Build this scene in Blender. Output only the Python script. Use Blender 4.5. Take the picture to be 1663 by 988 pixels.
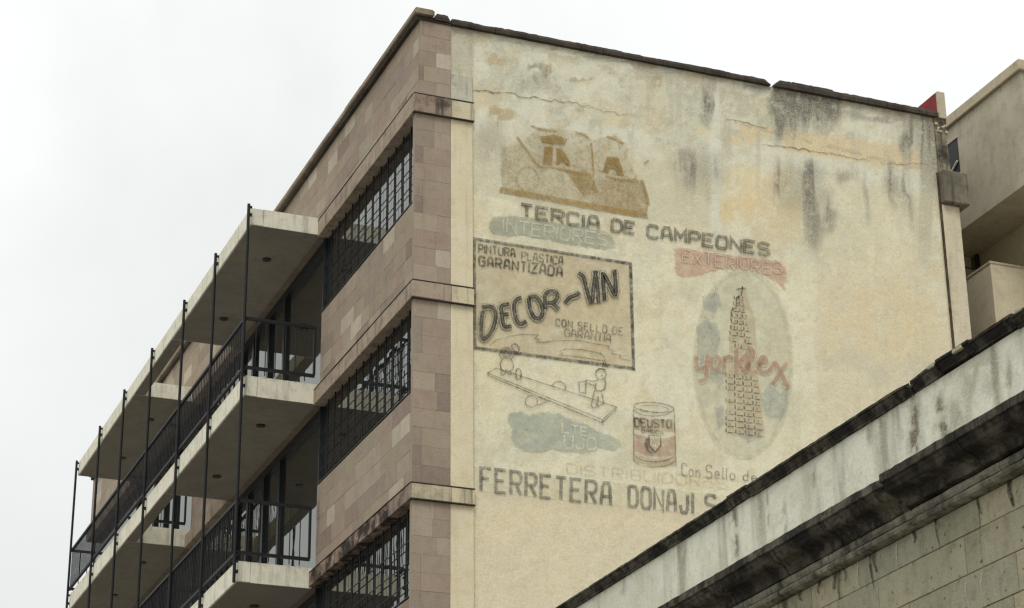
import bpy, math, random
import numpy as np
from mathutils import Matrix, Vector

for o in list(bpy.data.objects): bpy.data.objects.remove(o)
scene = bpy.context.scene
col = scene.collection
rnd = random.Random(11)

# ------------------------------------------------------------------ camera
F_PX = 3630.70375
EYE = np.array([-11.2126, -32.0979, 1.6])
YAW, PITCH, ROLL = 0.383318662, 0.399002712, -0.0104499547
_fw = np.array([math.sin(YAW)*math.cos(PITCH), math.cos(YAW)*math.cos(PITCH), math.sin(PITCH)])
_rt = np.array([math.cos(YAW), -math.sin(YAW), 0.0])
_up = np.cross(_rt, _fw)
RT = _rt*math.cos(ROLL) + _up*math.sin(ROLL)
UP = -_rt*math.sin(ROLL) + _up*math.cos(ROLL)
FW = _fw
cam_d = bpy.data.cameras.new('camera')
cam = bpy.data.objects.new('camera', cam_d)
col.objects.link(cam)
cam_d.sensor_width = 36.0
cam_d.lens = F_PX/1663*36.0
cam_d.clip_start = 0.1
cam_d.clip_end = 5000
m = Matrix(((RT[0], UP[0], -FW[0], EYE[0]), (RT[1], UP[1], -FW[1], EYE[1]), (RT[2], UP[2], -FW[2], EYE[2]), (0, 0, 0, 1)))
cam.matrix_world = m
scene.camera = cam

# ------------------------------------------------------------------ world: overcast sky, soft sun
SUN_EL, SUN_AZ = math.radians(52), math.radians(215)      # azimuth clockwise from +Y
w = bpy.data.worlds.new('World'); scene.world = w; w.use_nodes = True
nt = w.node_tree; nt.nodes.clear()
def wn(t, **k):
    n = nt.nodes.new(t)
    for a, b in k.items(): setattr(n, a, b)
    return n
out = wn('ShaderNodeOutputWorld'); bg = wn('ShaderNodeBackground'); bg.inputs[1].default_value = 0.1
sky = wn('ShaderNodeTexSky'); sky.sky_type = 'NISHITA'; sky.sun_disc = False
sky.sun_elevation = SUN_EL; sky.sun_rotation = SUN_AZ
tc = wn('ShaderNodeTexCoord'); sep = wn('ShaderNodeSeparateXYZ')
nz = wn('ShaderNodeTexNoise'); nz.inputs['Scale'].default_value = 3.6; nz.inputs['Detail'].default_value = 5; nz.inputs['Roughness'].default_value = .5
nz.inputs['Distortion'].default_value = .3
ma = wn('ShaderNodeMath', operation='MULTIPLY_ADD'); ma.inputs[1].default_value = 8.2; ma.inputs[2].default_value = 7.05
pw = wn('ShaderNodeMath', operation='POWER'); pw.inputs[1].default_value = 2.2
mx = wn('ShaderNodeMath', operation='MAXIMUM'); mx.inputs[1].default_value = 0.0
nm = wn('ShaderNodeMapRange'); nm.inputs[1].default_value = .34; nm.inputs[2].default_value = .64; nm.inputs[3].default_value = .86; nm.inputs[4].default_value = 1.05
mm = wn('ShaderNodeMath', operation='MULTIPLY')
cc = wn('ShaderNodeVectorMath', operation='SCALE'); cc.inputs[0].default_value = (.98, 1.0, .975)
mix = wn('ShaderNodeMix', data_type='RGBA'); mix.inputs[0].default_value = .93
L = nt.links.new
L(tc.outputs['Generated'], nz.inputs['Vector']); L(tc.outputs['Generated'], sep.inputs[0])
L(sep.outputs[2], mx.inputs[0]); L(mx.outputs[0], pw.inputs[0]); L(pw.outputs[0], ma.inputs[0]); L(nz.outputs[0], nm.inputs[0])
L(ma.outputs[0], mm.inputs[0]); L(nm.outputs[0], mm.inputs[1]); L(mm.outputs[0], cc.inputs[3])
L(sky.outputs[0], mix.inputs[6]); L(cc.outputs[0], mix.inputs[7]); L(mix.outputs[2], bg.inputs[0]); L(bg.outputs[0], out.inputs[0])

sun_d = bpy.data.lights.new('sun', 'SUN'); sun_d.energy = 1.25; sun_d.angle = math.radians(25); sun_d.color = (1, .97, .92)
sun = bpy.data.objects.new('sun', sun_d); col.objects.link(sun)
sd = Vector((math.sin(SUN_AZ)*math.cos(SUN_EL), math.cos(SUN_AZ)*math.cos(SUN_EL), math.sin(SUN_EL)))
sun.rotation_euler = sd.to_track_quat('Z', 'Y').to_euler()
scene.view_settings.view_transform = 'Standard'
scene.view_settings.look = 'None'
scene.view_settings.exposure = 0.28
scene.view_settings.gamma = 1
scene.cycles.max_bounces = 6
scene.cycles.transparent_max_bounces = 12
scene.cycles.filter_width = 1.35

# ------------------------------------------------------------------ helpers
def lin(r, g, b, k=1.0):
    f = lambda c: ((c/255/12.92) if c/255 <= .04045 else ((c/255+.055)/1.055)**2.4)*k
    return (f(r), f(g), f(b))
def survey(axis, val, px, py):
    """where the line of sight from the standing point through a measured direction meets the plane axis=val"""
    r = (px-831.5)/F_PX*RT - (py-494)/F_PX*UP + FW
    t = (val-EYE[axis])/r[axis]
    return EYE + r*t
def size_seen(p):
    d = np.array(p)-EYE
    return d@FW
def in_view(p, mrg=40):
    d = np.array(p)-EYE; z = d@FW
    if z <= 0: return False
    x = 831.5+F_PX*(d@RT)/z; y = 494-F_PX*(d@UP)/z
    return -mrg < x < 1663+mrg and -mrg < y < 988+mrg

def tag(o, label=None, cat=None, group=None, kind=None):
    if label: o['label'] = label
    if cat: o['category'] = cat
    if group: o['group'] = group
    if kind: o['kind'] = kind
    return o
def empty(name, loc):
    o = bpy.data.objects.new(name, None); col.objects.link(o); o.location = loc
    return o
def link(name, me, parent=None):
    o = bpy.data.objects.new(name, me); col.objects.link(o)
    if parent is not None:
        o.parent = parent
        o.matrix_parent_inverse = WORLD_INV(parent)
    return o
def WORLD_INV(p):
    m = Matrix.Translation(p.location) if p.parent is None else Matrix.Identity(4)
    if p.parent is not None:            # parts sit at the origin of the world, as built
        return Matrix.Identity(4) if tuple(p.location) == (0, 0, 0) else Matrix.Translation(p.location).inverted()
    return m.inverted()

class MB:
    def __init__(s): s.v = []; s.f = []; s.mi = []
    def box(s, x0, x1, y0, y1, z0, z1, mi=0):
        n = len(s.v)
        s.v += [(x0,y0,z0),(x1,y0,z0),(x1,y1,z0),(x0,y1,z0),(x0,y0,z1),(x1,y0,z1),(x1,y1,z1),(x0,y1,z1)]
        s.f += [(n,n+3,n+2,n+1),(n+4,n+5,n+6,n+7),(n,n+1,n+5,n+4),(n+1,n+2,n+6,n+5),(n+2,n+3,n+7,n+6),(n+3,n,n+4,n+7)]
        s.mi += [mi]*6
        return s
    def bevel_box(s, x0, x1, y0, y1, z0, z1, b=.01):
        # box with every edge cut back by b
        n = len(s.v); V = []
        for sx in (0,1):
            for sy in (0,1):
                for sz in (0,1):
                    X = (x0,x1)[sx]; Y = (y0,y1)[sy]; Z = (z0,z1)[sz]
                    ix = X+(b if sx==0 else -b); iy = Y+(b if sy==0 else -b); iz = Z+(b if sz==0 else -b)
                    V += [(X,iy,iz),(ix,Y,iz),(ix,iy,Z)]
        s.v += V
        k = lambda a,b_,c,t: n+((a*4+b_*2+c)*3+t)
        fs = []
        fs += [(k(0,0,0,0),k(0,0,1,0),k(0,1,1,0),k(0,1,0,0)),(k(1,0,0,0),k(1,1,0,0),k(1,1,1,0),k(1,0,1,0))]
        fs += [(k(0,0,0,1),k(1,0,0,1),k(1,0,1,1),k(0,0,1,1)),(k(0,1,0,1),k(0,1,1,1),k(1,1,1,1),k(1,1,0,1))]
        fs += [(k(0,0,0,2),k(0,1,0,2),k(1,1,0,2),k(1,0,0,2)),(k(0,0,1,2),k(1,0,1,2),k(1,1,1,2),k(0,1,1,2))]
        for a in (0,1):
            for c in (0,1):
                fs.append((k(a,0,c,0),k(a,1,c,0),k(a,1,c,2),k(a,0,c,2)))
                fs.append((k(a,c,0,0),k(a,c,1,0),k(a,c,1,1),k(a,c,0,1)))
                fs.append((k(0,a,c,1),k(1,a,c,1),k(1,a,c,2),k(0,a,c,2)))
        for a in (0,1):
            for b_ in (0,1):
                for c in (0,1): fs.append((k(a,b_,c,0),k(a,b_,c,1),k(a,b_,c,2)))
        s.f += fs; s.mi += [0]*len(fs)
        return s
    def cyl(s, p0, p1, r, n=8, mi=0):
        a = Vector(p0); b = Vector(p1); d = (b-a).normalized()
        u = d.orthogonal().normalized(); v = d.cross(u); k = len(s.v)
        for c in (a, b):
            for i in range(n):
                t = 2*math.pi*i/n; s.v.append(tuple(c+u*math.cos(t)*r+v*math.sin(t)*r))
        for i in range(n): s.f.append((k+i, k+(i+1)%n, k+n+(i+1)%n, k+n+i))
        s.f.append(tuple(k+n-1-i for i in range(n))); s.f.append(tuple(k+n+i for i in range(n)))
        s.mi += [mi]*(n+2)
        return s
    def mesh(s, name, mats, recalc=False):
        me = bpy.data.meshes.new(name); me.from_pydata(s.v, [], s.f)
        for mt in (mats if isinstance(mats, (list, tuple)) else [mats]): me.materials.append(mt)
        if any(s.mi) and len(s.mi) == len(s.f): me.polygons.foreach_set('material_index', s.mi)
        if recalc:
            import bmesh
            bm = bmesh.new(); bm.from_mesh(me); bmesh.ops.recalc_face_normals(bm, faces=bm.faces); bm.to_mesh(me); bm.free()
        me.update()
        return me
    def build(s, name, mats, parent=None, recalc=False):
        return link(name, s.mesh(name, mats, recalc), parent)

# ------------------------------------------------------------------ materials
def material(name):
    mt = bpy.data.materials.new(name); mt.use_nodes = True
    t = mt.node_tree; b = t.nodes['Principled BSDF']
    return mt, t, b
def noise(t, scale, detail=4, rough=.55, stretch=None, coord='pos'):
    n = t.nodes.new('ShaderNodeTexNoise'); n.inputs['Scale'].default_value = scale
    n.inputs['Detail'].default_value = detail; n.inputs['Roughness'].default_value = rough
    g = t.nodes.new('ShaderNodeNewGeometry'); src = g.outputs['Position']
    if stretch:
        mp = t.nodes.new('ShaderNodeMapping'); mp.inputs['Scale'].default_value = stretch
        t.links.new(src, mp.inputs[0]); src = mp.outputs[0]
    t.links.new(src, n.inputs['Vector'])
    return n.outputs[0]
def remap(t, s, a, b, lo=0., hi=1.):
    n = t.nodes.new('ShaderNodeMapRange'); n.inputs[1].default_value = a; n.inputs[2].default_value = b
    n.inputs[3].default_value = lo; n.inputs[4].default_value = hi; t.links.new(s, n.inputs[0]); return n.outputs[0]
def mixc(t, fac, a, b, mode='MIX'):
    n = t.nodes.new('ShaderNodeMix'); n.data_type = 'RGBA'; n.blend_type = mode
    for i, v in ((0, fac), (6, a), (7, b)):
        if hasattr(v, 'links') or isinstance(v, bpy.types.NodeSocket): t.links.new(v, n.inputs[i])
        elif i == 0: n.inputs[0].default_value = v
        else: n.inputs[i].default_value = (*v, 1)
    return n.outputs[2]
def bump(t, b, h, strength=.3, dist=.01):
    n = t.nodes.new('ShaderNodeBump'); n.inputs['Strength'].default_value = strength; n.inputs['Distance'].default_value = dist
    t.links.new(h, n.inputs['Height']); t.links.new(n.outputs[0], b.inputs['Normal'])
def weathered(name, base, dark, light, streak=.0, grime=.0, rough=.9, spots=0., seed=0., gr=(.5,.66)):
    """masonry: broad mottling, fine grain, vertical run-off streaks, dark pits"""
    mt, t, b = material(name)
    c = mixc(t, remap(t, noise(t, 1.3+seed, 5), .35, .68), base, light)
    c = mixc(t, remap(t, noise(t, 5.1+seed, 5, .65), .5, .75, 0, .7), c, dark)
    c = mixc(t, remap(t, noise(t, 42, 5, .85), .38, .66, 0, .5), c, tuple(x*.55 for x in base))
    if streak:
        s = noise(t, 1.0, 5, .6, (9, 9, .7))
        c = mixc(t, remap(t, s, .52, .72, 0, streak), c, tuple(x*.25 for x in dark))
    if grime:
        s = noise(t, 2.3+seed, 6, .7)
        c = mixc(t, remap(t, s, gr[0], gr[1], 0, grime), c, lin(38, 34, 30))
    if spots:
        s = noise(t, 17, 2, .5)
        c = mixc(t, remap(t, s, .66, .72, 0, spots), c, lin(70, 58, 38))
    t.links.new(c, b.inputs['Base Color']); b.inputs['Roughness'].default_value = rough
    b.inputs['Specular IOR Level'].default_value = .2
    bump(t, b, noise(t, 30, 6, .75), .5, .016)
    return mt
def painted_metal(name, c, rough=.45):
    mt, t, b = material(name)
    k = mixc(t, remap(t, noise(t, 12, 4), .45, .75, 0, .6), c, tuple(x*1.8+.004 for x in c))
    t.links.new(k, b.inputs['Base Color']); b.inputs['Roughness'].default_value = rough; b.inputs['Specular IOR Level'].default_value = .3
    return mt
# cladding stone in the tones the facade shows
CLAD = []
for i, (r, g, bb) in enumerate([(155,141,123),(150,136,119),(162,149,131),(155,138,122),(146,133,119),(174,163,145),(143,128,114),(182,171,152),(137,122,109)]):
    CLAD.append(weathered('cladding_stone_%d' % i, lin(r,g,bb), lin(r-16,g-18,bb-18), lin(r+8,g+8,bb+8), streak=.12, seed=i*.37))
CLAD_W = [5,5,5,5,4,3,3.5,2,2.5]
M_BAND = weathered('band_stone', lin(160,144,126), lin(122,108,94), lin(174,158,140), streak=.6, grime=.35)
M_BAND_DIRTY = weathered('band_stone_decayed', lin(150,128,114), lin(84,66,58), lin(172,152,132), streak=.9, grime=.95, seed=.9, gr=(.4,.56))
M_BAND_SOOT = weathered('band_stone_sooty', lin(138,122,108), lin(96,84,76), lin(160,142,126), streak=.8, grime=.7, seed=.4)
M_CREAM = weathered('cream_render', lin(214,202,170), lin(196,180,146), lin(224,213,184), streak=.2)
M_BANDC = weathered('cream_band_end', lin(202,190,158), lin(158,148,122), lin(212,202,174), streak=.7, grime=.2)
M_CREAM_GREY = weathered('greyed_render', lin(186,184,166), lin(140,142,134), lin(208,204,180), streak=.7, grime=.15)
M_CONC = weathered('pale_concrete', lin(232,228,208), lin(184,176,150), lin(230,226,208), streak=.45, grime=.12)
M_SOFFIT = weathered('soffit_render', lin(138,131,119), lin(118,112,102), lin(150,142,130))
M_CORE = weathered('rough_render', lin(120,108,95), lin(90,80,70), lin(135,122,108))
M_MORTAR = weathered('mortar', lin(156,141,124), lin(146,131,115), lin(162,147,130))
M_COPE = weathered('brown_coping', lin(130,118,102), lin(110,98,84), lin(165,150,130), streak=.3, grime=.2)
M_TILE = weathered('blackened_tile', lin(62,56,50), lin(34,31,28), lin(88,80,70), grime=.8)
M_BLACK = weathered('soot_black_stone', lin(70,65,56), lin(26,24,21), lin(118,112,98), streak=.9, grime=.95, gr=(.45,.57))
M_MOULD = weathered('mossy_moulding', lin(140,136,118), lin(66,62,54), lin(166,162,142), streak=.8, grime=.75, gr=(.45,.62))
M_PIL = weathered('grey_pilaster', lin(202,192,165), lin(170,158,132), lin(212,202,178), streak=.35)
M_BLOCKD = weathered('stained_concrete', lin(104,99,86), lin(66,62,54), lin(150,142,122), streak=.9, grime=.35)
M_FAR = weathered('far_render', lin(172,167,145), lin(146,140,120), lin(190,184,162), streak=.15)
M_FAR2 = weathered('far_render_warm', lin(204,193,165), lin(176,165,140), lin(216,206,180), streak=.1)
M_FARCOPE = weathered('far_coping', lin(182,170,144), lin(150,138,114), lin(194,184,160), streak=.3)
M_RED = weathered('red_paint', lin(120,52,54), lin(112,40,46), lin(146,62,64))
M_ASPH = weathered('asphalt', (.05,.05,.05), (.04,.04,.04), (.07,.07,.065))
M_PAVE = weathered('paving', (.28,.27,.245), (.25,.23,.2), (.38,.35,.31))
M_ROOF = weathered('roof_screed', lin(150,140,124), lin(110,100,90), lin(165,155,140))
ASH = [weathered('green_ashlar_%d' % i, lin(*c), lin(c[0]-40,c[1]-40,c[2]-36), lin(c[0]+10,c[1]+9,c[2]+8), streak=.18, spots=.75, grime=.28, gr=(.54,.7), seed=i*.41)
       for i, c in enumerate([(158,153,128),(162,156,129),(152,149,127),(165,158,132),(148,145,121)])]
M_IRON = painted_metal('black_iron', lin(17,17,20), .6)
M_STEEL = painted_metal('dark_window_steel', lin(30,32,36), .4)
# dark reflecting glass
M_GLASS, t, b = material('window_glass')
t.nodes.remove(b)
fr = t.nodes.new('ShaderNodeFresnel'); fr.inputs['IOR'].default_value = 3.1
gl = t.nodes.new('ShaderNodeBsdfGlossy'); gl.inputs['Roughness'].default_value = .015; gl.inputs['Color'].default_value = (.93,.95,.9,1)
df = t.nodes.new('ShaderNodeBsdfDiffuse'); df.inputs['Color'].default_value = (.02,.021,.02,1)
ms = t.nodes.new('ShaderNodeMixShader'); mo = t.nodes['Material Output']
gb = t.nodes.new('ShaderNodeBump'); gb.inputs['Strength'].default_value = .04; gb.inputs['Distance'].default_value = .02
t.links.new(noise(t, 1.6, 2), gb.inputs['Height']); t.links.new(gb.outputs[0], gl.inputs['Normal'])
t.links.new(fr.outputs[0], ms.inputs[0]); t.links.new(df.outputs[0], ms.inputs[1]); t.links.new(gl.outputs[0], ms.inputs[2]); t.links.new(ms.outputs[0], mo.inputs[0])
M_DARK, t, b = material('dark_void'); b.inputs['Base Color'].default_value = (.012,.012,.013,1); b.inputs['Roughness'].default_value = .6
M_LAMP, t, b = material('downlight_housing'); b.inputs['Base Color'].default_value = (.02,.019,.018,1); b.inputs['Roughness'].default_value = .4

def canvas_material(name):
    """colour painted per vertex (stains, patches of old plaster) with fine grain on top"""
    mt, t, b = material(name)
    a = t.nodes.new('ShaderNodeAttribute'); a.attribute_name = 'paint'
    c = mixc(t, remap(t, noise(t, 26, 6, .85), .42, .68, 0, .32), a.outputs[0], lin(140,128,100))
    c = mixc(t, remap(t, noise(t, 3.2, 8, .8), .52, .6, 0, .28), c, lin(176,168,142))
    c = mixc(t, remap(t, noise(t, 4.7, 8, .8), .55, .6, 0, .3), c, lin(224,218,196))
    c = mixc(t, remap(t, noise(t, 55, 4, .8), .4, .68, 0, .4), c, lin(240,234,210))
    t.links.new(c, b.inputs['Base Color']); b.inputs['Roughness'].default_value = .95; b.inputs['Specular IOR Level'].default_value = .15
    bump(t, b, noise(t, 22, 5, .7), .35, .02)
    return mt
M_MURAL = canvas_material('old_mural_plaster')
M_FRIEZE = canvas_material('stained_whitewash')
def worn_paint(name, c, cover=.85, wear=(.38,.62), scale=14, feather=False):
    mt, t, b = material(name)
    k = mixc(t, remap(t, noise(t, 6, 4), .4, .7, 0, .5), c, tuple(min(1, x*1.5+.03) for x in c))
    t.links.new(k, b.inputs['Base Color']); b.inputs['Roughness'].default_value = .95; b.inputs['Specular IOR Level'].default_value = .1
    n = remap(t, noise(t, scale, 6, .75), wear[0], wear[1], cover*.3, cover)
    lw = t.nodes.new('ShaderNodeMath'); lw.operation = 'MULTIPLY'
    t.links.new(n, lw.inputs[0]); t.links.new(remap(t, noise(t, 1.9, 4, .6), .36, .6, .62, 1.), lw.inputs[1]); n = lw.outputs[0]
    if feather:
        a = t.nodes.new('ShaderNodeAttribute'); a.attribute_name = 'rim'
        q = t.nodes.new('ShaderNodeMath'); q.operation = 'MULTIPLY'
        e = t.nodes.new('ShaderNodeMath'); e.operation = 'ADD'
        t.links.new(a.outputs['Fac'], e.inputs[0]); t.links.new(remap(t, noise(t, 9, 4, .6), .3, .7, -.35, .35), e.inputs[1])
        e2 = remap(t, e.outputs[0], .25, .6)
        t.links.new(n, q.inputs[0]); t.links.new(e2, q.inputs[1]); n = q.outputs[0]
    t.links.new(n, b.inputs['Alpha'])
    return mt
P_BLACK = worn_paint('faded_black_paint', lin(62,60,56), .9)
P_GREYB = worn_paint('faded_grey_paint', lin(88,90,88), .85)
P_GREYD = worn_paint('charcoal_paint', lin(64,62,58), .95, (.36,.52), 11)
P_CORE = worn_paint('cream_core_paint', lin(176,168,140), .45)
P_THIN = worn_paint('faded_line_paint', lin(66,64,60), .8)
P_REDO = worn_paint('rose_outline_paint', lin(188,148,130), .6, (.35,.55), 14)
P_HALO = worn_paint('pale_halo_paint', lin(206,198,170), .85)
P_OCHRE = worn_paint('ochre_paint', lin(164,140,92), .88, (.4,.54), 20)
P_OCHRE_W = worn_paint('scuffed_ochre_paint', lin(166,144,102), .7, (.5,.57), 30, True)
P_OCHRE_F = worn_paint('ghost_ochre_paint', lin(172,154,116), .5, (.5,.56), 26, True)
P_CLOUD = worn_paint('grey_blue_paint', lin(164,168,150), .85, (.3,.6), 8, True)
P_BLUE = worn_paint('pale_blue_paint', lin(172,180,166), .8, (.3,.6), 8, True)
P_BLUEB = worn_paint('slate_blue_paint', lin(154,162,158), .75, (.5,.64), 12, True)
P_RED = worn_paint('faded_red_paint', lin(200,164,144), .75, (.35,.6), 9, True)
P_REDL = worn_paint('brick_red_paint', lin(180,142,126), .75, (.4,.6), 14)
P_OVAL = worn_paint('pale_grey_paint', lin(200,200,180), .45, (.3,.6), 5, True)
P_OVAL2 = worn_paint('paler_ring_paint', lin(206,202,178), .6, (.3,.6), 9)
P_GHOST = worn_paint('ghost_white_paint', lin(216,210,188), .7, (.38,.58))
P_GHOSTB = worn_paint('ghost_blue_paint', lin(160,162,148), .55)
P_GHOSTR = worn_paint('ghost_tan_paint', lin(196,180,148), .5)
P_PANEL = worn_paint('sign_panel_paint', lin(196,180,148), .55, (.3,.6), 4)
P_CRACK = worn_paint('open_crack', lin(84,72,54), .9, (.4,.56), 12)

# ------------------------------------------------------------------ noise on arrays
def vnoise(U, V, seed):
    r = np.random.RandomState(seed); g = r.rand(128, 128)
    iu = np.floor(U).astype(int); iv = np.floor(V).astype(int); fu = U-iu; fv = V-iv
    fu = fu*fu*(3-2*fu); fv = fv*fv*(3-2*fv)
    a = g[iu % 128, iv % 128]; b_ = g[(iu+1) % 128, iv % 128]; c = g[iu % 128, (iv+1) % 128]; d = g[(iu+1) % 128, (iv+1) % 128]
    return (a*(1-fu)+b_*fu)*(1-fv)+(c*(1-fu)+d*fu)*fv
def fbm(U, V, sc, seed, octv=5, su=1., sv=1.):
    s = 0; a = .5; n = 0
    for i in range(octv):
        s = s+a*vnoise(U/sc*su*2**i+17*i, V/sc*sv*2**i+31*i, seed+i); n += a; a *= .55
    return s/n
def sst(x, a, b): 
    t = np.clip((x-a)/(b-a), 0, 1); return t*t*(3-2*t)

def painted_grid(name, mat, parent, P, paint):
    nu, nv = P.shape[:2]
    me = bpy.data.meshes.new(name)
    idx = np.arange(nu*nv).reshape(nu, nv)
    q = np.stack([idx[:-1,:-1], idx[1:,:-1], idx[1:,1:], idx[:-1,1:]], -1).reshape(-1, 4)
    me.vertices.add(nu*nv); me.vertices.foreach_set('co', P.reshape(-1).astype(np.float32))
    me.loops.add(q.size); me.loops.foreach_set('vertex_index', q.reshape(-1).astype(np.int32))
    me.polygons.add(len(q)); me.polygons.foreach_set('loop_start', (np.arange(len(q))*4).astype(np.int32))
    me.polygons.foreach_set('loop_total', np.full(len(q), 4, np.int32))
    me.update(calc_edges=True)
    at = me.color_attributes.new('paint', 'FLOAT_COLOR', 'POINT')
    c = np.concatenate([np.clip(paint, 0, 1), np.ones(paint.shape[:2]+(1,))], -1)
    at.data.foreach_set('color', c.reshape(-1).astype(np.float32))
    me.materials.append(mat)
    return link(name, me, parent)

# ================================================================== SETTING: ground, road, pavement
MB().box(-600, 600, -600, 600, -.6, 0).build('ground', M_PAVE).__setitem__('kind', 'structure')
o = MB().box(-9.5, -2.4, -80, 80, .0, .004).build('road', M_ASPH); o['kind'] = 'structure'
mb = MB(); mb.box(-2.4, -.001, -60, 60, .0, .13); o = mb.build('pavement', M_PAVE); o['kind'] = 'structure'
mb = MB(); mb.box(-2.55, -2.403, -60, 60, .0, .14); o = mb.build('kerb', M_CONC); o['kind'] = 'structure'

# ================================================================== THE MURAL BUILDING
B = empty('apartment_building', (0, 0, 0))
tag(B, 'tall stone clad corner block with balconies and a faded painted advertising wall', 'building')
YE = 27.1
mb = MB(); mb.box(.5, 10.66, .12, YE-.02, 0, 21.2)
mb.build('wall', M_CORE, B)
BANDS = [(19.5, 19.84), (16.05, 16.35), (12.575, 12.83)]
SILLS = [17.95, 14.52, 11.06]
BAYS = [(.15, 5.5), (11.72, 15.3), (21.62, YE-.15)]

# backing of the spandrels, parapet and piers (mortar shows in the joints)
mb = MB()
mb.box(.067, .5, 0.055, YE-.02, 19.86, 21.33)
lows = [(16.36, 17.93), (12.84, 14.50), (9.4, 11.04)]
for y0, y1 in BAYS:
    for z0, z1 in lows: mb.box(.067, .5, max(y0, .055) if y0 > 1 else .055, y1-.01, z0, z1)
mb.box(-.004, .5, .006, .14, 0, 19.49)                                   # corner pier core
mb.box(.5, .63, .006, .12, 0, 21.33)
mb.box(.11, .5, .006, .055, 19.86, 21.33)
mb.box(.15, .5, 0.05, 11.6, 0, 9.39); mb.box(.15, .5, 11.7, YE-.02, 0, 9.39)
mb.build('backing_wall', M_MORTAR, B)

# stones: the large ones singly, the rest joined
STONES = []       # (seen size, box)
def pick():
    return rnd.choices(range(len(CLAD)), CLAD_W)[0]
_tone = np.random.RandomState(5).rand(64, 64)
def add_stone(x0, x1, y0, y1, z0, z1, k=None):
    if k is None and rnd.random() < .5:      # neighbouring stones often came from one bed of the quarry
        q = _tone[int((x0*3+y0)/1.7+40) % 64, int(z0/.7) % 64]
        k = [0, 1, 3, 0, 4, 2, 6, 1][int(q*8) % 8] if z0 < 16.2 else [0, 2, 4, 0, 2, 1][int(q*6) % 6]
    STONES.append([x0, x1, y0, y1, z0, z1, pick() if k is None else k])
def facing(y0, y1, z0, z1, h=.31, wd=.6, xf=.06, seed=0):
    n = max(1, round((z1-z0)/h)); hh = (z1-z0)/n
    for r in range(n):
        y = y0; off = (r % 2)*.5*wd
        cuts = [y0]
        yy = y0+wd-off if off else y0+wd
        while yy < y1-.12: cuts.append(yy); yy += wd*rnd.choice([1, 1, 1, .75, 1.25])
        cuts.append(y1)
        for a, b_ in zip(cuts, cuts[1:]):
            d = rnd.uniform(-.0025, .0025)
            add_stone(xf+d, xf+.03, a+.0009, b_-.0009, z0+r*hh+.0009, z0+(r+1)*hh-.0009)
facing(.06, YE, 19.86, 21.33)
for (y0, y1) in BAYS:
    for (z0, z1) in lows:
        facing(.06 if y0 < 1 else y0, y1, z0, z1)
# quoin strip and pier stones on the end wall side (y = 0)
def pier(z0, z1, xl):
    n = max(1, round((z1-z0)/.31)); hh = (z1-z0)/n
    for r in range(n):
        a, b_ = z0+r*hh+.0009, z0+(r+1)*hh-.0009
        base = None if rnd.random() < .75 else 3
        if rnd.random() < .45:
            add_stone(xl, .13, 0-rnd.uniform(0, .004), .02, a, b_, rnd.choice([4, 6, 8, 1]))
            add_stone(.133, .628, 0-rnd.uniform(0, .004), .02, a, b_, base)
        else:
            c = rnd.choice([.36, .33, .4])
            add_stone(xl, c-.0009, 0-rnd.uniform(0, .004), .02, a, b_, base)
            add_stone(c+.0009, .628, 0-rnd.uniform(0, .004), .02, a, b_, pick() if rnd.random() < .4 else base)
pier(9.0, 12.57, -.012); pier(12.835, 16.045, -.012); pier(16.355, 19.495, -.012); pier(19.845, 21.32, .055)
def seen(s):
    c = ((s[0]+s[1])/2, (s[2]+s[3])/2, (s[4]+s[5])/2)
    if not in_view(c): return 0
    hidden = s[2] > 5.4 and s[4] < 19          # behind the balconies and their railings
    a = (s[3]-s[2] if s[1]-s[0] < .1 else (s[1]-s[0])*2.5)*(s[5]-s[4])
    return a/size_seen(c)**2*(.3 if hidden else 1)
STONES.sort(key=seen, reverse=True)
facings = {}
PAR = {}
for key in ('stone_cladding',):
    mbk = MB(); mbk.box(.076, .12, .2, .6, 21.331, 21.334); PAR[key] = mbk.build(key, M_MORTAR, B)
for s in STONES[:295]:
    MB().bevel_box(*s[:6], b=.0012).build('stone', CLAD[s[6]], PAR['stone_cladding'])
mb = MB()
for s in STONES[295:]: mb.box(*s[:6], mi=s[6])
o = mb.build('small_stones', CLAD, PAR['stone_cladding']); o['kind'] = 'stuff'

# string courses that wrap the corner
for li, (z0, z1) in enumerate(BANDS):
    for bi, (y0, y1) in enumerate(BAYS):
        a = -.05 if bi == 0 else y0
        n = max(2, round((y1-a)/1.15))
        for i in range(n):
            c0, c1 = a+(y1-a)*i/n, a+(y1-a)*(i+1)/n
            mt = M_BAND
            if li == 2 and bi == 0: mt = M_BAND_DIRTY if i > 0 else M_BAND_SOOT
            d = rnd.uniform(0, .006)
            MB().bevel_box(-.055-d, .5, c0+(0 if i == 0 else .004), c1, z0+rnd.uniform(0, .006), z1, b=.008).build('band_stone', mt, B)
    MB().box(-.062, 1.045, -.06, .02, z0-.016, z0-.002).build('dark_edge_strip', M_TILE, B)  # thin dark strip along the bottom edge of the band
    MB().box(-.058, 1.04, -.056, -.002, z1+.002, z1+.016).build('ledge_dirt', M_TILE, B)
    MB().box(-.066, .04, -.002, 5.49, z1+.002, z1+.014).build('ledge_dirt', M_TILE, B)
    MB().bevel_box(.503, .632, -.048, .115, z0, z1-.002, b=.006).build('band_stone', M_BAND_SOOT if li == 0 else M_BAND, B)
    MB().bevel_box(.636, 1.035, -.048, .02, z0, z1-.004, b=.006).build('band_end', M_BANDC, B)
# sooty face of the top band beside the corner
MB().box(-.045, .63, -.0535, -.0505, 19.502, 19.836).build('band_face', M_BAND_SOOT, B)
MB().box(-.045, .63, -.0535, -.0505, 12.58, 12.82).build('band_face', weathered('lowest_band_face', lin(182,170,144), lin(134,124,102), lin(196,186,160), streak=.8, grime=.4), B)
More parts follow.
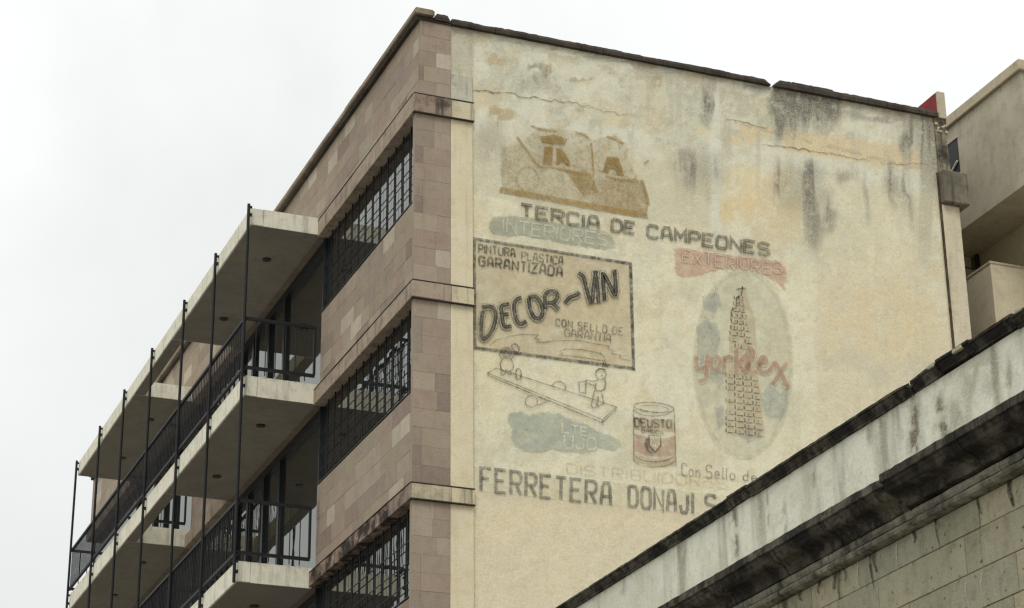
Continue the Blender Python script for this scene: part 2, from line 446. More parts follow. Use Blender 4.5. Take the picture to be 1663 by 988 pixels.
# cream pier beside the mural
MB().box(.634, 1.03, 0, .028, 0, 12.57).box(.634, 1.03, 0, .028, 12.835, 16.045).box(.634, 1.03, 0, .028, 16.355, 19.495).build('render_pier', M_CREAM, B)
MB().bevel_box(.634, 1.03, -.002, .028, 19.845, 20.38, b=.006).build('pier_cap', M_CREAM_GREY, B)

# ---- roof coping
for i in range(27):
    y0 = -.1+i*1.01
    MB().bevel_box(-.06-rnd.uniform(0, .008), .3, y0+.003, min(y0+1.007, YE), 21.405, 21.5+rnd.uniform(-.004, .006), b=.012).build('coping_stone', M_COPE, B)
MB().box(-.015, .3, -.02, YE, 21.332, 21.403).build('coping_bed', M_TILE, B)
def chipped(mb, x0, x1, y0, y1, z0, z1, seg=.06, amp=.012, ends=(0, 0)):
    """run of coping along x with an uneven, chipped top and nose"""
    n = max(2, int((x1-x0)/seg)); k = len(mb.v)
    for i in range(n+1):
        x = x0+(x1-x0)*i/n
        e = 0
        if ends[0] and x-x0 < ends[0]: e = (1-(x-x0)/ends[0])
        if ends[1] and x1-x < ends[1]: e = max(e, 1-(x1-x)/ends[1])
        h = z1-rnd.uniform(0, amp)-e*(z1-z0)*.65; f = y0+rnd.uniform(0, amp)+e*.02; bt = z0-rnd.uniform(0, amp*.6)
        mb.v += [(x, f, bt), (x, f-.004, (bt+h)/2), (x, f+.018, h), (x, y1, h), (x, y1, bt)]
        if i:
            a = k+(i-1)*5; b_ = a+5
            for j in range(5): mb.f.append((a+j, b_+j, b_+(j+1) % 5, a+(j+1) % 5)); mb.mi.append(0)
    mb.f.append(tuple(k+j for j in range(5))); mb.f.append(tuple(k+n*5+4-j for j in range(5))); mb.mi += [0, 0]
    return mb
MB().bevel_box(-.055, .262, -.115, -.102, 21.39, 21.5, b=.004).build('coping_end', M_COPE, B)
runs = [(.30, .63, 21.36, 21.50, (.05, .04))]
x = .64
while x < 10.4:
    l = rnd.uniform(.36, .44); x2 = min(x+l, 10.5)
    if x < 7.0 <= x2+.1: x2 = 6.93
    z = 21.452 if x < 6.9 else (21.49 if x < 7.9 else 21.465)
    e = (.0, .0)
    if abs(x2-6.93) < .001: e = (0, .14)
    if 6.9 < x < 7.1: e = (.12, 0)
    runs.append((x, x2-.006, 21.335, z+rnd.uniform(-.008, .008), e)); x = x2 if x2 != 6.93 else 7.0
for (a, b_, z0, z1, e) in runs:
    chipped(MB(), a, b_, -.05-rnd.uniform(0, .01), .4, z0, z1, ends=e).build('coping_tile', M_TILE, B, recalc=True)
chipped(MB(), -.01, .62, -.03, .3, 21.318, 21.356, amp=.006).build('coping_drip', M_TILE, B, recalc=True)

# ---- windows: dark glass well back, black iron grille near the face
def window(y0, y1, z0, z1, grille=True):
    fr_ = MB()
    fr_.box(.15, .22, y0, y0+.04, z0, z1).box(.15, .22, y1-.05, y1, z0, z1).box(.15, .22, y0+.04, y1-.05, z1-.05, z1)
    fr_.box(.05, .22, y0, y1, z0, z0+.018).box(.45, .5, y0, y1, z0+.02, z1)
    wi = fr_.build('window', M_STEEL, B)
    n = max(2, round((y1-y0)/.4)); dy = (y1-y0)/n
    for i in range(n):
        for (a, b_) in ((z0+.02, z0+.62), (z0+.62, z1-.05)):
            tl = rnd.uniform(-.002, .002)
            p = MB(); ya, yb = y0+i*dy+.004, y0+(i+1)*dy-.004
            p.v = [(.17, ya, a), (.17+tl, yb, a), (.17+tl, yb, b_), (.17, ya, b_), (.176, ya, a), (.176+tl, yb, a), (.176+tl, yb, b_), (.176, ya, b_)]
            p.f = [(0,3,2,1)[::-1], (4,5,6,7)[::-1], (0,1,5,4), (1,2,6,5), (2,3,7,6), (3,0,4,7)]; p.mi = [0]*6
            p.build('pane', M_GLASS, wi, recalc=True)
    if grille:
        for i in range(1, n):
            MB().box(.10, .122, y0+i*dy-.011, y0+i*dy+.011, z0+.018, z1).build('grille_bar', M_IRON, wi)
        for h in (.27, .61, .96):
            MB().box(.092, .1, y0, y1, z0+h-.009, z0+h+.009).build('grille_rail', M_IRON, wi)
        MB().box(.088, .124, y0, y1, z0+.019, z0+.04).build('grille_rail', M_IRON, wi)
    return wi
for (z0, z1) in zip(SILLS, (19.5, 16.05, 12.575)):
    window(.145, 5.5, z0, z1)
    if z0 > 12: window(11.74, 15.28, z0, z1)
window(21.62, YE-.2, SILLS[0], 19.5, False)
# dark reveal jamb beside the pier
for (z0, z1) in zip(SILLS, (19.5, 16.05, 12.575)): MB().box(-.005, .3, .141, .144, z0, z1).build('window_reveal', M_MORTAR, B)
# end return of the first bay where the balcony begins
for (z0, z1) in zip(SILLS, (19.5, 16.05, 12.575)): MB().box(.08, .45, 5.505, 5.56, z0, z1).build('corner_post', M_STEEL, B)

# ---- balconies
BF = -1.4
def slab(y0, y1, z0, z1, railing_end):
    s = MB(); s.box(BF+.262, -.002, y0+.0, y1, z0, z1)
    # underside as its own face sheet, rendered and darker than the edge
    o = s.build('balcony_slab', M_CONC, B)
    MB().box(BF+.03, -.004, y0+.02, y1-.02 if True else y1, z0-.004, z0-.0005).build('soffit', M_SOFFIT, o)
    return o
LV = [(19.55, 19.90), (16.085, 16.48), (12.55, 12.93)]
for li, (z0, z1) in enumerate(LV):
    s1 = slab(5.5, 11.72, z0, z1, True); s2 = slab(15.3, 21.5, z0, z1, True)
    fb = MB(); n = 13
    # front beam in cast lengths, each a hair different
    for i in range(6):
        a = 5.5+i*(21.5-5.5)/6; b_ = 5.5+(i+1)*(21.5-5.5)/6
        MB().bevel_box(BF-rnd.uniform(0, .006), BF+.26, a+(.003 if i else 0), b_-.001, z0+rnd.uniform(-.002, .004), z1+.003, b=.01).build('balcony_beam', M_CONC, B)
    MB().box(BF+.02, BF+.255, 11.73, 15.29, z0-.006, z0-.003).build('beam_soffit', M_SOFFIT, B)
    # inner lintel, floor, glazed doors behind
    for (y0, y1) in ((5.56, 11.72), (15.3, 21.62)):
        if li < 3:
            zt = z0; zb = (LV[li+1][1] if li < 2 else 9.5)
            dw = MB(); dw.box(.14, .30, y0, y1, zt-.16, zt).box(.14, .26, y0, y1, zb, zb+.06)
            dw.box(.16, .28, y0, y0+.1, zb+.06, zt-.16).box(.16, .28, y1-.1, y1, zb+.06, zt-.16)
            d = dw.build('balcony_window', M_STEEL, B)
            if y0 < 6: cuts = [y0+.1, 8.45, 9.6, 10.8, y1-.1]
            else: cuts = [y0+.1, 17.4, 18.5, 19.6, y1-.1]
            for yc in cuts[1:-1]: MB().box(.15, .27, yc-.06, yc+.06, zb+.06, zt-.16).build('mullion', M_STEEL, d)
            for a, b_ in zip(cuts, cuts[1:]):
                MB().box(.215, .225, a+.02, b_-.02, zb+.06, zt-.16).build('pane', M_GLASS, d)
            MB().box(-.002, .5, y0-.05, y1, z0, z0+.2).build('lintel', M_CORE, B)
    for y in (6.95, 10.2, 16.8, 19.75):
        l = MB(); l.cyl((-.66, y, z0-.03), (-.66, y, z0-.004), .085, 16)
        l.build('downlight', M_LAMP, B)
# railings
cnt = 0
def rail_run(name, p0, p1, zb, zt, pitch, posts=()):
    global cnt
    m_ = MB(); (xa, ya), (xb, yb) = p0, p1
    along_y = abs(yb-ya) > abs(xb-xa)
    t_ = .03
    if along_y:
        m_.box(xa-t_, xa+t_, ya, yb, zt-.055, zt).box(xa-t_, xa+t_, ya, yb, zb, zb+.055)
    else:
        m_.box(xa, xb, ya-t_, ya+t_, zt-.055, zt).box(xa, xb, ya-t_, ya+t_, zb, zb+.055)
        m_.box(xb-.03, xb+.01, ya-t_+.002, ya+t_-.002, zb+.045, zt-.045)
    r_ = m_.build('railing', M_IRON, B)
    Ln = math.hypot(xb-xa, yb-ya); n = int(Ln/pitch)
    me = MB().cyl((0, 0, zb-.10 if not along_y else zb+.02), (0, 0, zt-.02), .0098, 6).mesh('baluster', M_IRON)
    rest = MB()
    for i in range(1, n):
        x_ = xa+(xb-xa)*i/n; y_ = ya+(yb-ya)*i/n
        if in_view((x_, y_, (zb+zt)/2), 60) and cnt < 297:
            o_ = link('baluster', me, r_); o_.location = (x_, y_, 0); cnt += 1
            if tuple(r_.location) != (0, 0, 0): pass
        else: rest.cyl((x_, y_, zb), (x_, y_, zt-.02), .0115, 4)
    if rest.v: rest.build('balusters', M_IRON, r_)['kind'] = 'stuff'
    return r_
for li in (1, 2):
    z1 = LV[li][1]
    rail_run('end', (BF, 5.47), (-.06, 5.47), z1+.12, z1+1.15, .17)
    rail_run('front', (BF-.02, 5.45), (BF-.02, 21.55), z1+.10, z1+1.15, .125)
    rail_run('far', (BF, 21.53), (-.06, 21.53), z1+.12, z1+1.15, .17)
    rail_run('gap', (BF+.05, 15.33), (-.06, 15.33), z1+.12, z1+1.15, .17)
    rail_run('gap2', (BF+.05, 11.69), (-.06, 11.69), z1+.12, z1+1.15, .17)
for y in (5.40, 7.85, 10.4, 13.3, 16.05, 18.7, 21.45):
    mp_ = MB(); mp_.cyl((BF-.065, y, 12.5), (BF-.065, y, 19.92), .03, 10)
    for z0, z1 in LV: mp_.box(BF-.06, BF+.0, y-.02, y+.02, z0+.12, z0+.18).box(BF-.06, BF+.0, y-.02, y+.02, z1-.06, z1-.02)
    mp_.build('pole', M_IRON, B)

# ================================================================== MURAL WALL (x 0.6 .. 10.42, z 8.4 .. 21.34, at y = 0.03)
YM = .03
X0, X1, Z0, Z1 = .625, 10.43, 8.4, 21.34
nu, nv = 480, 640
X, Z = np.meshgrid(np.linspace(X0, X1, nu), np.linspace(Z0, Z1, nv), indexing='ij')
Pw = np.stack([X, np.full_like(X, YM), Z], -1)
d = Pw-EYE
zz = d@FW
U = 831.5+F_PX*(d@RT)/zz; V = 494-F_PX*(d@UP)/zz        # survey coordinates of every point of the wall
def A(c): return np.array(lin(*c))
W1 = (fbm(U, V, 60, 3)-.5); W2 = (fbm(U, V, 60, 9)-.5)
Uw = U+W1*36; Vw = V+W2*36
fine = fbm(U, V, 9, 21, 4); mid = fbm(U, V, 34, 41); big = fbm(U, V, 190, 61)
strk = fbm(U, V, 16, 81, 5, 1., .12)
paint = np.ones(X.shape+(3,))*A((218,206,168))
def over(mask, c, k=1.0):
    global paint
    mk = np.clip(mask*k, 0, 1)[..., None]
    paint = paint*(1-mk)+A(c)*mk
def blob(cx, cy, rx, ry, soft=.5, warp=1.):
    q = np.sqrt(((U+(Uw-U)*warp-cx)/rx)**2+((V+(Vw-V)*warp-cy)/ry)**2)
    return 1-sst(q, 1-soft, 1+soft)
def line_y(x0, y0, x1, y1): return y0+(U-x0)*(y1-y0)/(x1-x0)     # height of a measured line over the wall
def below(x0, y0, x1, y1, s=3): return sst(Vw*.25+V*.75-line_y(x0, y0, x1, y1), -s, s)
def hbox(xa, xb, s=6): return sst(U+W1*10, xa-s, xa+s)*(1-sst(U+W1*10, xb-s, xb+s))
over(sst(big, .4, .65), (206,192,154), .7)
over(sst(fbm(U, V, 80, 620, 5), .48, .62), (196,192,166), .6)
over(sst(fbm(U, V, 50, 640, 5, .8, 1.), .54, .66), (208,188,146), .45)
over(sst(fbm(U, V, 24, 660, 5), .56, .66), (186,178,150), .4)
over(sst(fbm(U, V, 12, 680, 4), .6, .68), (222,216,190), .5)
over(sst(mid, .45, .72), (200,184,146), .5)
over(sst(1-mid, .45, .7), (222,212,180), .5)
# older, greyer plaster above the lettering
up = 1-below(770, 318, 1160, 372, 3)
over(up*hbox(700, 1165), (194,184,154), .65)
top = 1-below(765, 190, 1540, 318, 10)
over(top, (192,190,168), .6)
over(top*sst(fbm(U, V, 26, 700, 7), .54, .58), (206,190,152), .5)
over(top*sst(fbm(U, V, 20, 720, 7), .575, .61), (160,152,130), .5)
over(top*sst(fbm(U, V, 45, 333, 7), .49, .55), (216,210,184), .6)
over((1-below(735, 60, 1530, 212, 8))*sst(fbm(U, V, 30, 340), .4, .6), (212,208,186), .5)
# warm exposed plaster along the ledge line
led = sst(V-line_y(770, 155, 1520, 262), -24, -10)*(1-sst(V-line_y(770, 155, 1520, 262), 12, 26))
over(led*sst(U, 1140, 1200)*sst(fbm(U, V, 34, 350, 7), .3, .42), (210,184,138), .9)
over(sst(V-line_y(1178, 193, 1540, 285), -3, 1)*(1-sst(V-line_y(1178, 193, 1540, 285), 3, 7))*sst(U, 1175, 1185)*sst(fine, .4, .5), (150,132,100), .5)
over(led*(1-sst(U, 1100, 1190))*sst(fbm(U, V, 30, 355), .48, .6), (206,186,146), .6)
led2 = sst(V-line_y(770, 155, 1520, 262), 14, 30)*(1-sst(V-line_y(770, 155, 1520, 262), 50, 70))
over(led2*sst(fbm(U, V, 26, 360), .4, .6), (214,208,184), .75)
# peeling under the coping
tp = V-line_y(733, 38, 1522, 188)
over((1-sst(tp, 10, 42))*sst(fbm(U, V, 14, 370, 5, .5, 1.), .52, .6), (172,150,114), .8)
over((1-sst(tp, 4, 26))*sst(fbm(U, V, 14, 372, 5, .35, 1.6), .5, .6), (120,110,94), .7)
for (cx, cy, rx, ry) in [(803,98,14,12),(1072,130,10,11),(812,188,22,10),(800,180,10,8),(895,112,8,10),(905,60,26,5),(945,130,20,4)]:
    over(blob(cx, cy, rx, ry, .25, .6)*sst(fine, .42, .5), (170,146,102), .85)
for (cx, cy, rx, ry) in [(872,108,16,9),(893,118,10,10),(945,182,10,4)]:
    over(blob(cx, cy, rx, ry, .4, .6)*sst(fine, .48, .58), (112,106,90), .8)
# pale vertical run and lighter repairs
over(hbox(1152, 1170, 3)*sst(V, 120, 150)*(1-sst(V, 360, 420)), (214,210,188), .7)
over(hbox(1196, 1206, 2)*sst(V, 260, 280)*(1-sst(V, 340, 380)), (216,208,178), .6)
over(hbox(1178, 1300, 5)*sst(V, 265, 285)*(1-sst(V, 350, 440))*sst(mid, .35, .55), (214,188,138), .6)
over(blob(1440, 560, 110, 70, .6)*sst(fbm(U, V, 44, 910, 7), .46, .56), (208,182,134), .4)
over(blob(1100, 640, 300, 160, .7)*sst(fbm(U, V, 60, 930, 7), .52, .58), (222,214,186), .4)
over(blob(1190, 345, 40, 26, .5)*sst(fbm(U, V, 20, 390), .42, .56), (212,182,128), .8)
over(blob(800, 620, 24, 90, .6), (220,206,162), .5)
# right-hand panels
over(hbox(1325, 1600, 3)*sst(V, 380, 440), (204,190,156), .5)
over(hbox(1326, 1600, 3)*sst(Vw*.2+V*.8-line_y(1325, 440, 1540, 505), -4, 6), (208,192,156), .5)
over(hbox(1290, 1326, 3)*sst(V, 420, 470), (216,206,174), .45)
over(blob(1420, 600, 130, 26, .4)*sst(mid, .35, .6), (186,176,150), .6)
for (cx, cy, rx, ry) in [(1440,510,70,60),(1480,540,50,60),(1370,540,50,30),(1400,480,60,20),(1500,450,40,60),(1480,330,50,30)]:
    over(blob(cx, cy, rx, ry, .6)*sst(fbm(U, V, 26, int(cx), 6), .48, .6), (210,186,138), .5)
over(blob(1420, 360, 110, 50, .6), (204,198,168), .4)
# tone under the big lettering
bl = below(775, 796, 1185, 842, 2)
over(bl, (208,192,158), .7)
over(bl*sst(fbm(U, V, 60, 401, 4, .3, 1), .45, .65), (214,194,154), .6)
over(bl*(1-sst(V-line_y(775, 796, 1185, 842), 2, 26)), (186,172,142), .35)
# soot and rain stains
def soot(cx, cy, rx, ry, k, c=(78,76,70), st=.6):
    over(blob(cx, cy, rx*1.15, ry*1.1, .7)*(1-st+st*1.7*sst(strk, .38, .62)), c, k*1.15)
for s in [(1275,165,17,44,.95),(1268,190,11,28,.8),(1335,172,16,34,.9),(1310,175,38,32,.75),(1300,160,40,16,.55),(1292,195,9,32,.4),(1150,170,5,30,.7),(1143,165,3,24,.5),(1159,175,3,22,.6),
          (1128,272,30,24,.5),(1113,262,14,14,.45),(1142,268,12,22,.45),(1130,300,26,30,.25),(1318,278,14,12,.7),(1318,312,20,34,.5),(1308,298,18,26,.4),(1282,300,22,34,.5),(1300,330,34,50,.3),(1275,320,12,30,.4),(1320,370,9,34,.45),(1340,330,8,34,.4),
          (1365,290,7,10,.4),(1455,300,14,22,.35),(1450,290,3,26,.5),(1475,310,3,26,.45),(1470,340,14,30,.3),(1402,320,5,30,.3),(1500,215,26,36,.65),(1518,240,14,60,.65),(1480,235,10,26,.45),(1530,215,10,40,.7),
          (800,222,16,26,.55),(788,250,12,34,.4),(815,260,14,40,.25),(880,135,40,14,.3),(830,130,36,16,.25),(1075,120,26,10,.2),(1370,180,26,8,.35),(1500,350,16,60,.22),(900,270,80,60,.12),
          (1210,140,60,7,.35),(1440,190,60,6,.45),(770,500,3,110,.25),(1036,480,8,70,.12),(1160,560,5,160,.12),(1240,420,60,16,.1)]:
    soot(*s)
over(sst(strk, .56, .75)*top, (150,146,128), .4)
over(sst(strk, .6, .75)*(1-bl), (186,176,146), .3)
for (xa, xb, dep, k) in [(1252,1352,56,1.),(1262,1282,110,.8),(1322,1350,74,.8),(1140,1165,40,.5),(1484,1530,60,.6),(1380,1440,22,.5),(1050,1090,18,.4)]:
    over(hbox(xa, xb, 7)*(1-sst(tp+strk*60-30, dep*.25, dep))*sst(tp, 0, 6)*(.45+.55*sst(strk, .4, .55)), (74,72,66), k)
# pier's shadow line painted into the wall colour; darker right edge along the seam
over(1-sst(X, 1.03, 1.09), (130,116,92), .45)
over(sst(X, 10.34, 10.41), (110,96,74), .6)
over(sst(fine, .62, .74), (184,166,128), .35)
paint = paint*np.array([1., 1.055, 1.14])
wall = painted_grid('painted_wall', M_MURAL, B, np.stack([X, YM+(.006*(mid-.5)+.004*(fine-.5)), Z], -1), paint)

# ---- sheets of paint on that wall
DEPTH = [0.008]
def wall_pt(px, py, off):
    return tuple(survey(1, YM-off, px, py))
def strip(mb, pts, wd, off, closed=False, taper=False):
    P = [np.array(p, float) for p in pts]; n = len(P)
    Lf = []; Rt = []
    for i in range(n):
        a = P[(i-1) % n] if (closed or i > 0) else None
        c = P[(i+1) % n] if (closed or i < n-1) else None
        d0 = (P[i]-a)/max(1e-6, np.linalg.norm(P[i]-a)) if a is not None else None
        d1 = (c-P[i])/max(1e-6, np.linalg.norm(c-P[i])) if c is not None else None
        if d0 is None: d0 = d1
        if d1 is None: d1 = d0
        n0 = np.array([-d0[1], d0[0]]); n1 = np.array([-d1[1], d1[0]])
        mt = n0+n1; ln = np.linalg.norm(mt)
        mt = n0 if ln < 1e-4 else mt/ln
        k = 1/max(.45, abs(mt@n0)); hw = wd/2*(.35+.65*math.sin(math.pi*(i+.5)/n) if taper else 1)
        Lf.append(P[i]+mt*hw*k); Rt.append(P[i]-mt*hw*k)
    if not closed and not taper:
        e = wd*.0
        Lf[0] = Lf[0]; 
    k0 = len(mb.v)
    for l, r in zip(Lf, Rt): mb.v += [wall_pt(l[0], l[1], off), wall_pt(r[0], r[1], off)]
    for i in range(n if closed else n-1):
        a = k0+2*i; b_ = k0+2*((i+1) % n); mb.f.append((a, b_, b_+1, a+1)); mb.mi.append(0)
FONT = {
 'A': [[(0,1),(.15,.18),(.3,0),(.7,0),(.85,.18),(1,1)],[(.12,.62),(.9,.62)]], 'B': [[(.05,0),(.05,1),(.8,1),(1,.85),(.95,.6),(.75,.5),(.05,.5)],[(.05,0),(.75,0),(.92,.14),(.9,.38),(.75,.5)]],
 'C': [[(1,.2),(.8,0),(.2,0),(0,.2),(0,.8),(.2,1),(.8,1),(1,.8)]], 'D': [[(.0,0),(.72,0),(1,.22),(1,.78),(.72,1),(0,1),(0,0)]],
 'E': [[(1,0),(0,0),(0,1),(1,1)],[(0,.48),(.8,.48)]], 'F': [[(1,0),(0,0),(0,1)],[(0,.46),(.8,.46)]], 'G': [[(1,.2),(.8,0),(.2,0),(0,.2),(0,.8),(.2,1),(.8,1),(1,.85),(1,.5),(.55,.5)]],
 'I': [[(.5,0),(.5,1)]], 'J': [[(.9,.1),(.9,.8),(.7,1),(.25,1),(.05,.8),(.05,.65)]], 'L': [[(0,0),(0,1),(1,1)]], 'M': [[(0,1),(0,0),(.5,.6),(1,0),(1,1)]],
 'N': [[(0,1),(0,0),(1,1),(1,0)]], 'O': [[(.2,0),(.8,0),(1,.2),(1,.8),(.8,1),(.2,1),(0,.8),(0,.2)],'c'], 'P': [[(0,1),(0,0),(.8,0),(1,.15),(1,.4),(.8,.55),(0,.55)]],
 'R': [[(0,1),(0,0),(.8,0),(1,.14),(1,.38),(.8,.52),(0,.52)],[(.45,.52),(1,1)]], 'S': [[(1,.15),(.8,0),(.2,0),(0,.15),(0,.36),(.18,.48),(.82,.52),(1,.64),(1,.86),(.8,1),(.2,1),(0,.85)]],
 'T': [[(0,0),(1,0)],[(.5,0),(.5,1)]], 'U': [[(0,0),(0,.8),(.2,1),(.8,1),(1,.8),(1,0)]], 'V': [[(0,0),(.5,1),(1,0)]], 'X': [[(0,0),(1,1)],[(1,0),(0,1)]], 'Z': [[(0,0),(1,0),(0,1),(1,1)]],
 'o': [[(.5,.4),(.9,.52),(.95,.75),(.75,.97),(.4,1),(.1,.85),(.08,.6),(.25,.44)],'c'], 'n': [[(.1,.4),(.1,1)],[(.1,.6),(.4,.42),(.8,.46),(.9,1)]],
 'e': [[(.1,.7),(.9,.66),(.8,.45),(.4,.4),(.1,.6),(.12,.88),(.45,1),(.9,.9)]], 'l': [[(.5,0),(.45,.85),(.7,1)]], 'd': [[(.85,0),(.85,1)],[(.85,.55),(.5,.42),(.12,.6),(.15,.9),(.5,1),(.85,.85)]],
}
NARROW = {'I': .3, 'l': .45}
def smooth(pts, it=2, closed=False):
    for _ in range(it):
        P = [np.array(p, float) for p in pts]; q = [] if closed else [P[0]]
        for i in range(len(P) if closed else len(P)-1):
            a, b_ = P[i], P[(i+1) % len(P)]; q += [a*.75+b_*.25, a*.25+b_*.75]
        if not closed: q.append(P[-1])
        pts = q
    return pts
def text(mb, s, quad, wd, off, fill=.74, space=.6, stagger=0.):
    ws = [space if ch == ' ' else NARROW.get(ch, 1.) for ch in s]; tot = sum(ws)
    tl, tr, br, bl_ = [np.array(q, float) for q in quad]; a = 0; k = 0
    for ch, w_ in zip(s, ws):
        if ch != ' ':
            g = FONT[ch]; cl = 'c' in g
            for st in g:
                if st == 'c': continue
                pts = []
                for (u, v) in st:
                    uu = (a+w_*((1-fill)/2+u*fill))/tot; vv = v
                    p = (tl*(1-uu)+tr*uu)*(1-vv)+(bl_*(1-uu)+br*uu)*vv
                    p[1] += stagger*math.sin(a*2.1)
                    pts.append(p)
                # tiny steps in depth keep crossing strokes from lying in one plane
                strip(mb, pts, wd, off+.0006*(k % 4), closed=cl); k += 1
        a += w_
def paint_sheet(name, mb, mat, label=None):
    o_ = mb.build(name, mat, wall)
    if label: o_['label'] = label
    return o_
def patch(name, pts, mat, off, label=None, inner=.82, n_sub=4):
    # outline refined and wobbled, a rim ring that fades out
    P = []
    n = len(pts)
    for i in range(n):
        a, b_ = np.array(pts[i], float), np.array(pts[(i+1) % n], float)
        for j in range(n_sub): P.append(a+(b_-a)*j/n_sub)
    c = sum(P)/len(P); mb_ = MB(); rim = []
    ctr = [np.array([c[0]+(q[0]-c[0])*.55, c[1]+(q[1]-c[1])*.15]) for q in P]
    for q in P: mb_.v.append(wall_pt(q[0], q[1], off)); rim.append(0.)
    for q, k_ in zip(P, ctr):
        g = k_+(q-k_)*inner; g2 = q+(g-q); mb_.v.append(wall_pt(g2[0], g2[1], off)); rim.append(1.)
    m_ = len(P)
    for i in range(m_): mb_.f.append((i, (i+1) % m_, m_+(i+1) % m_, m_+i))
    mb_.f.append(tuple(range(m_, 2*m_)))
    me = mb_.mesh(name, mat)
    at = me.attributes.new('rim', 'FLOAT', 'POINT'); at.data.foreach_set('value', rim)
    o_ = link(name, me, wall)
    if label: o_['label'] = label
    return o_
def ribbon(name, top_, bot, mat, off, label=None):
    mb_ = MB(); rim = []; n = len(top_)
    for i, (a, b_) in enumerate(zip(top_, bot)):
        a = np.array(a, float); b_ = np.array(b_, float); e = 0. if i in (0, n-1) else 1.
        for f, rv in ((0, 0.), (.16, 1.), (.84, 1.), (1, 0.)):
            q = a+(b_-a)*f; mb_.v.append(wall_pt(q[0], q[1], off)); rim.append(rv*e)
        if i:
            for j in range(3):
                k = (i-1)*4+j; mb_.f.append((k, k+4, k+5, k+1)); mb_.mi.append(0)
    me = mb_.mesh(name, mat); at = me.attributes.new('rim', 'FLOAT', 'POINT'); at.data.foreach_set('value', rim)
    o_ = link(name, me, wall)
    if label: o_['label'] = label
    return o_
def poly(mb, pts, off):
    k = len(mb.v); mb.v += [wall_pt(x_, y_, off) for x_, y_ in pts]; mb.f.append(tuple(range(k, k+len(pts)))); mb.mi.append(0)
def ell(cx, cy, rx, ry, a0=0, a1=360, n=20, rot=0):
    r_ = math.radians(rot); o_ = []
    full = abs(a1-a0) >= 360
    for i in range(n if full else n+1):
        t_ = math.radians(a0+(a1-a0)*i/n); x_, y_ = rx*math.cos(t_), ry*math.sin(t_)
        o_.append((cx+x_*math.cos(r_)-y_*math.sin(r_), cy+x_*math.sin(r_)+y_*math.cos(r_)))
    return o_

# ochre machine picture, nearly worn away
patch('ochre_panel', [(812,238),(840,232),(900,262),(960,272),(1015,282),(1040,292),(1055,322),(1052,356),(930,332),(812,314)], P_OCHRE_F, .010, 'worn ochre picture of a machine, mostly flaked off', inner=.9)
patch('ochre_panel', [(846,226),(870,204),(905,206),(950,214),(962,226),(1000,218),(1020,232),(1024,262),(1040,292),(1000,288),(940,276),(880,262)], worn_paint('flake_ochre_paint', lin(168,148,104), .55, (.55,.58), 16, True), .0105, inner=.8)
patch('ochre_panel', [(960,292),(1000,286),(1045,290),(1056,322),(1052,354),(1000,346),(960,336)], P_OCHRE_W, .012, inner=.85)
mb = MB(); poly(mb, [(811,313),(880,325),(950,338),(1020,350),(1053,356),(1051,346),(1020,340),(950,328),(880,315),(812,303)], .014)
poly(mb, [(918,276),(958,280),(972,312),(948,318)], .014)
paint_sheet('ochre_lettering', mb, P_OCHRE, 'ochre base strip and triangle under the worn machine picture')
mb = MB()
strip(mb, [(840,222),(856,244),(868,262),(877,270),(900,272),(930,278),(958,284)], 3.4, .016)
strip(mb, [(983,285),(1005,291),(1028,294),(1034,285)], 3.2, .016); strip(mb, ell(857,290,18,19,n=22), 1.1, .017, True)
strip(mb, ell(948,290,9,14,0,300,12), 1.4, .018); strip(mb, [(862,204),(880,210),(905,213)], 2.4, .016); strip(mb, [(935,214),(950,219),(958,227)], 3, .016)
strip(mb, [(960,232),(962,252),(963,275),(965,300)], 3, .0162); strip(mb, [(985,221),(1000,226),(1012,233)], 3, .016); strip(mb, [(1046,266),(1054,260)], 3.4, .016)
strip(mb, [(1042,292),(1048,310),(1053,332)], 5, .0185)
paint_sheet('ochre_lettering', mb, P_OCHRE, 'ochre outline of wheels and frame in the worn machine picture')
P_FLK = worn_paint('flaked_ochre_paint', lin(146,120,72), .97, (.42,.5), 18)
mb = MB(); poly(mb, [(986,254),(1005,256),(1014,286),(1003,284),(1000,275),(990,273),(988,281),(979,279)], .020)
paint_sheet('ochre_lettering', mb, P_FLK, 'flaked ochre letter A of the worn machine picture'); mb = MB(); poly(mb, [(884,238),(898,238),(897,268),(882,266)], .020); paint_sheet('ochre_lettering', mb, P_FLK); mb = MB(); poly(mb, [(904,240),(912,241),(926,262),(924,270),(914,262),(903,268)], .020); paint_sheet('ochre_lettering', mb, P_FLK); mb = MB(); poly(mb, [(877,222),(900,219),(922,226),(918,234),(898,234),(880,230)], .020)
paint_sheet('ochre_lettering', mb, P_FLK)

# TERCIA DE CAMPEONES
mb = MB(); q = [(844,331),(1250,400),(1249,415),(843,350)]
q1 = [(843,331),(977,354),(976,373),(843,350)]; q2 = [(992,356),(1034,363),(1033,380),(991,375)]; q3 = [(1049,365),(1252,397),(1251,415),(1049,385)]
for s_, qq in (('TERCIA', q1), ('DE', q2), ('CAMPEONES', q3)):
    mb = MB(); text(mb, s_, qq, 5.2, .022); paint_sheet('lettering', mb, P_BLACK, 'blocky dark word '+s_)
    mb = MB(); text(mb, s_, qq, 1.4, .026); paint_sheet('lettering_core', mb, P_CORE)

# INTERIORES cloud
ribbon('paint_patch', [(792,354),(802,350),(825,348),(850,350),(880,355),(915,360),(950,366),(980,372),(994,382),(1002,396)], [(792,372),(800,382),(825,386),(850,384),(880,390),(915,397),(950,404),(980,408),(994,405),(1003,404)], P_CLOUD, .010, 'grey blue brushed cloud behind the ghosted word INTERIORES')
mb = MB(); text(mb, 'INTERIORES', [(815,355),(990,381),(988,400),(814,376)], 2.6, .014); paint_sheet('lettering', mb, P_GHOST, 'ghosted pale word INTERIORES')

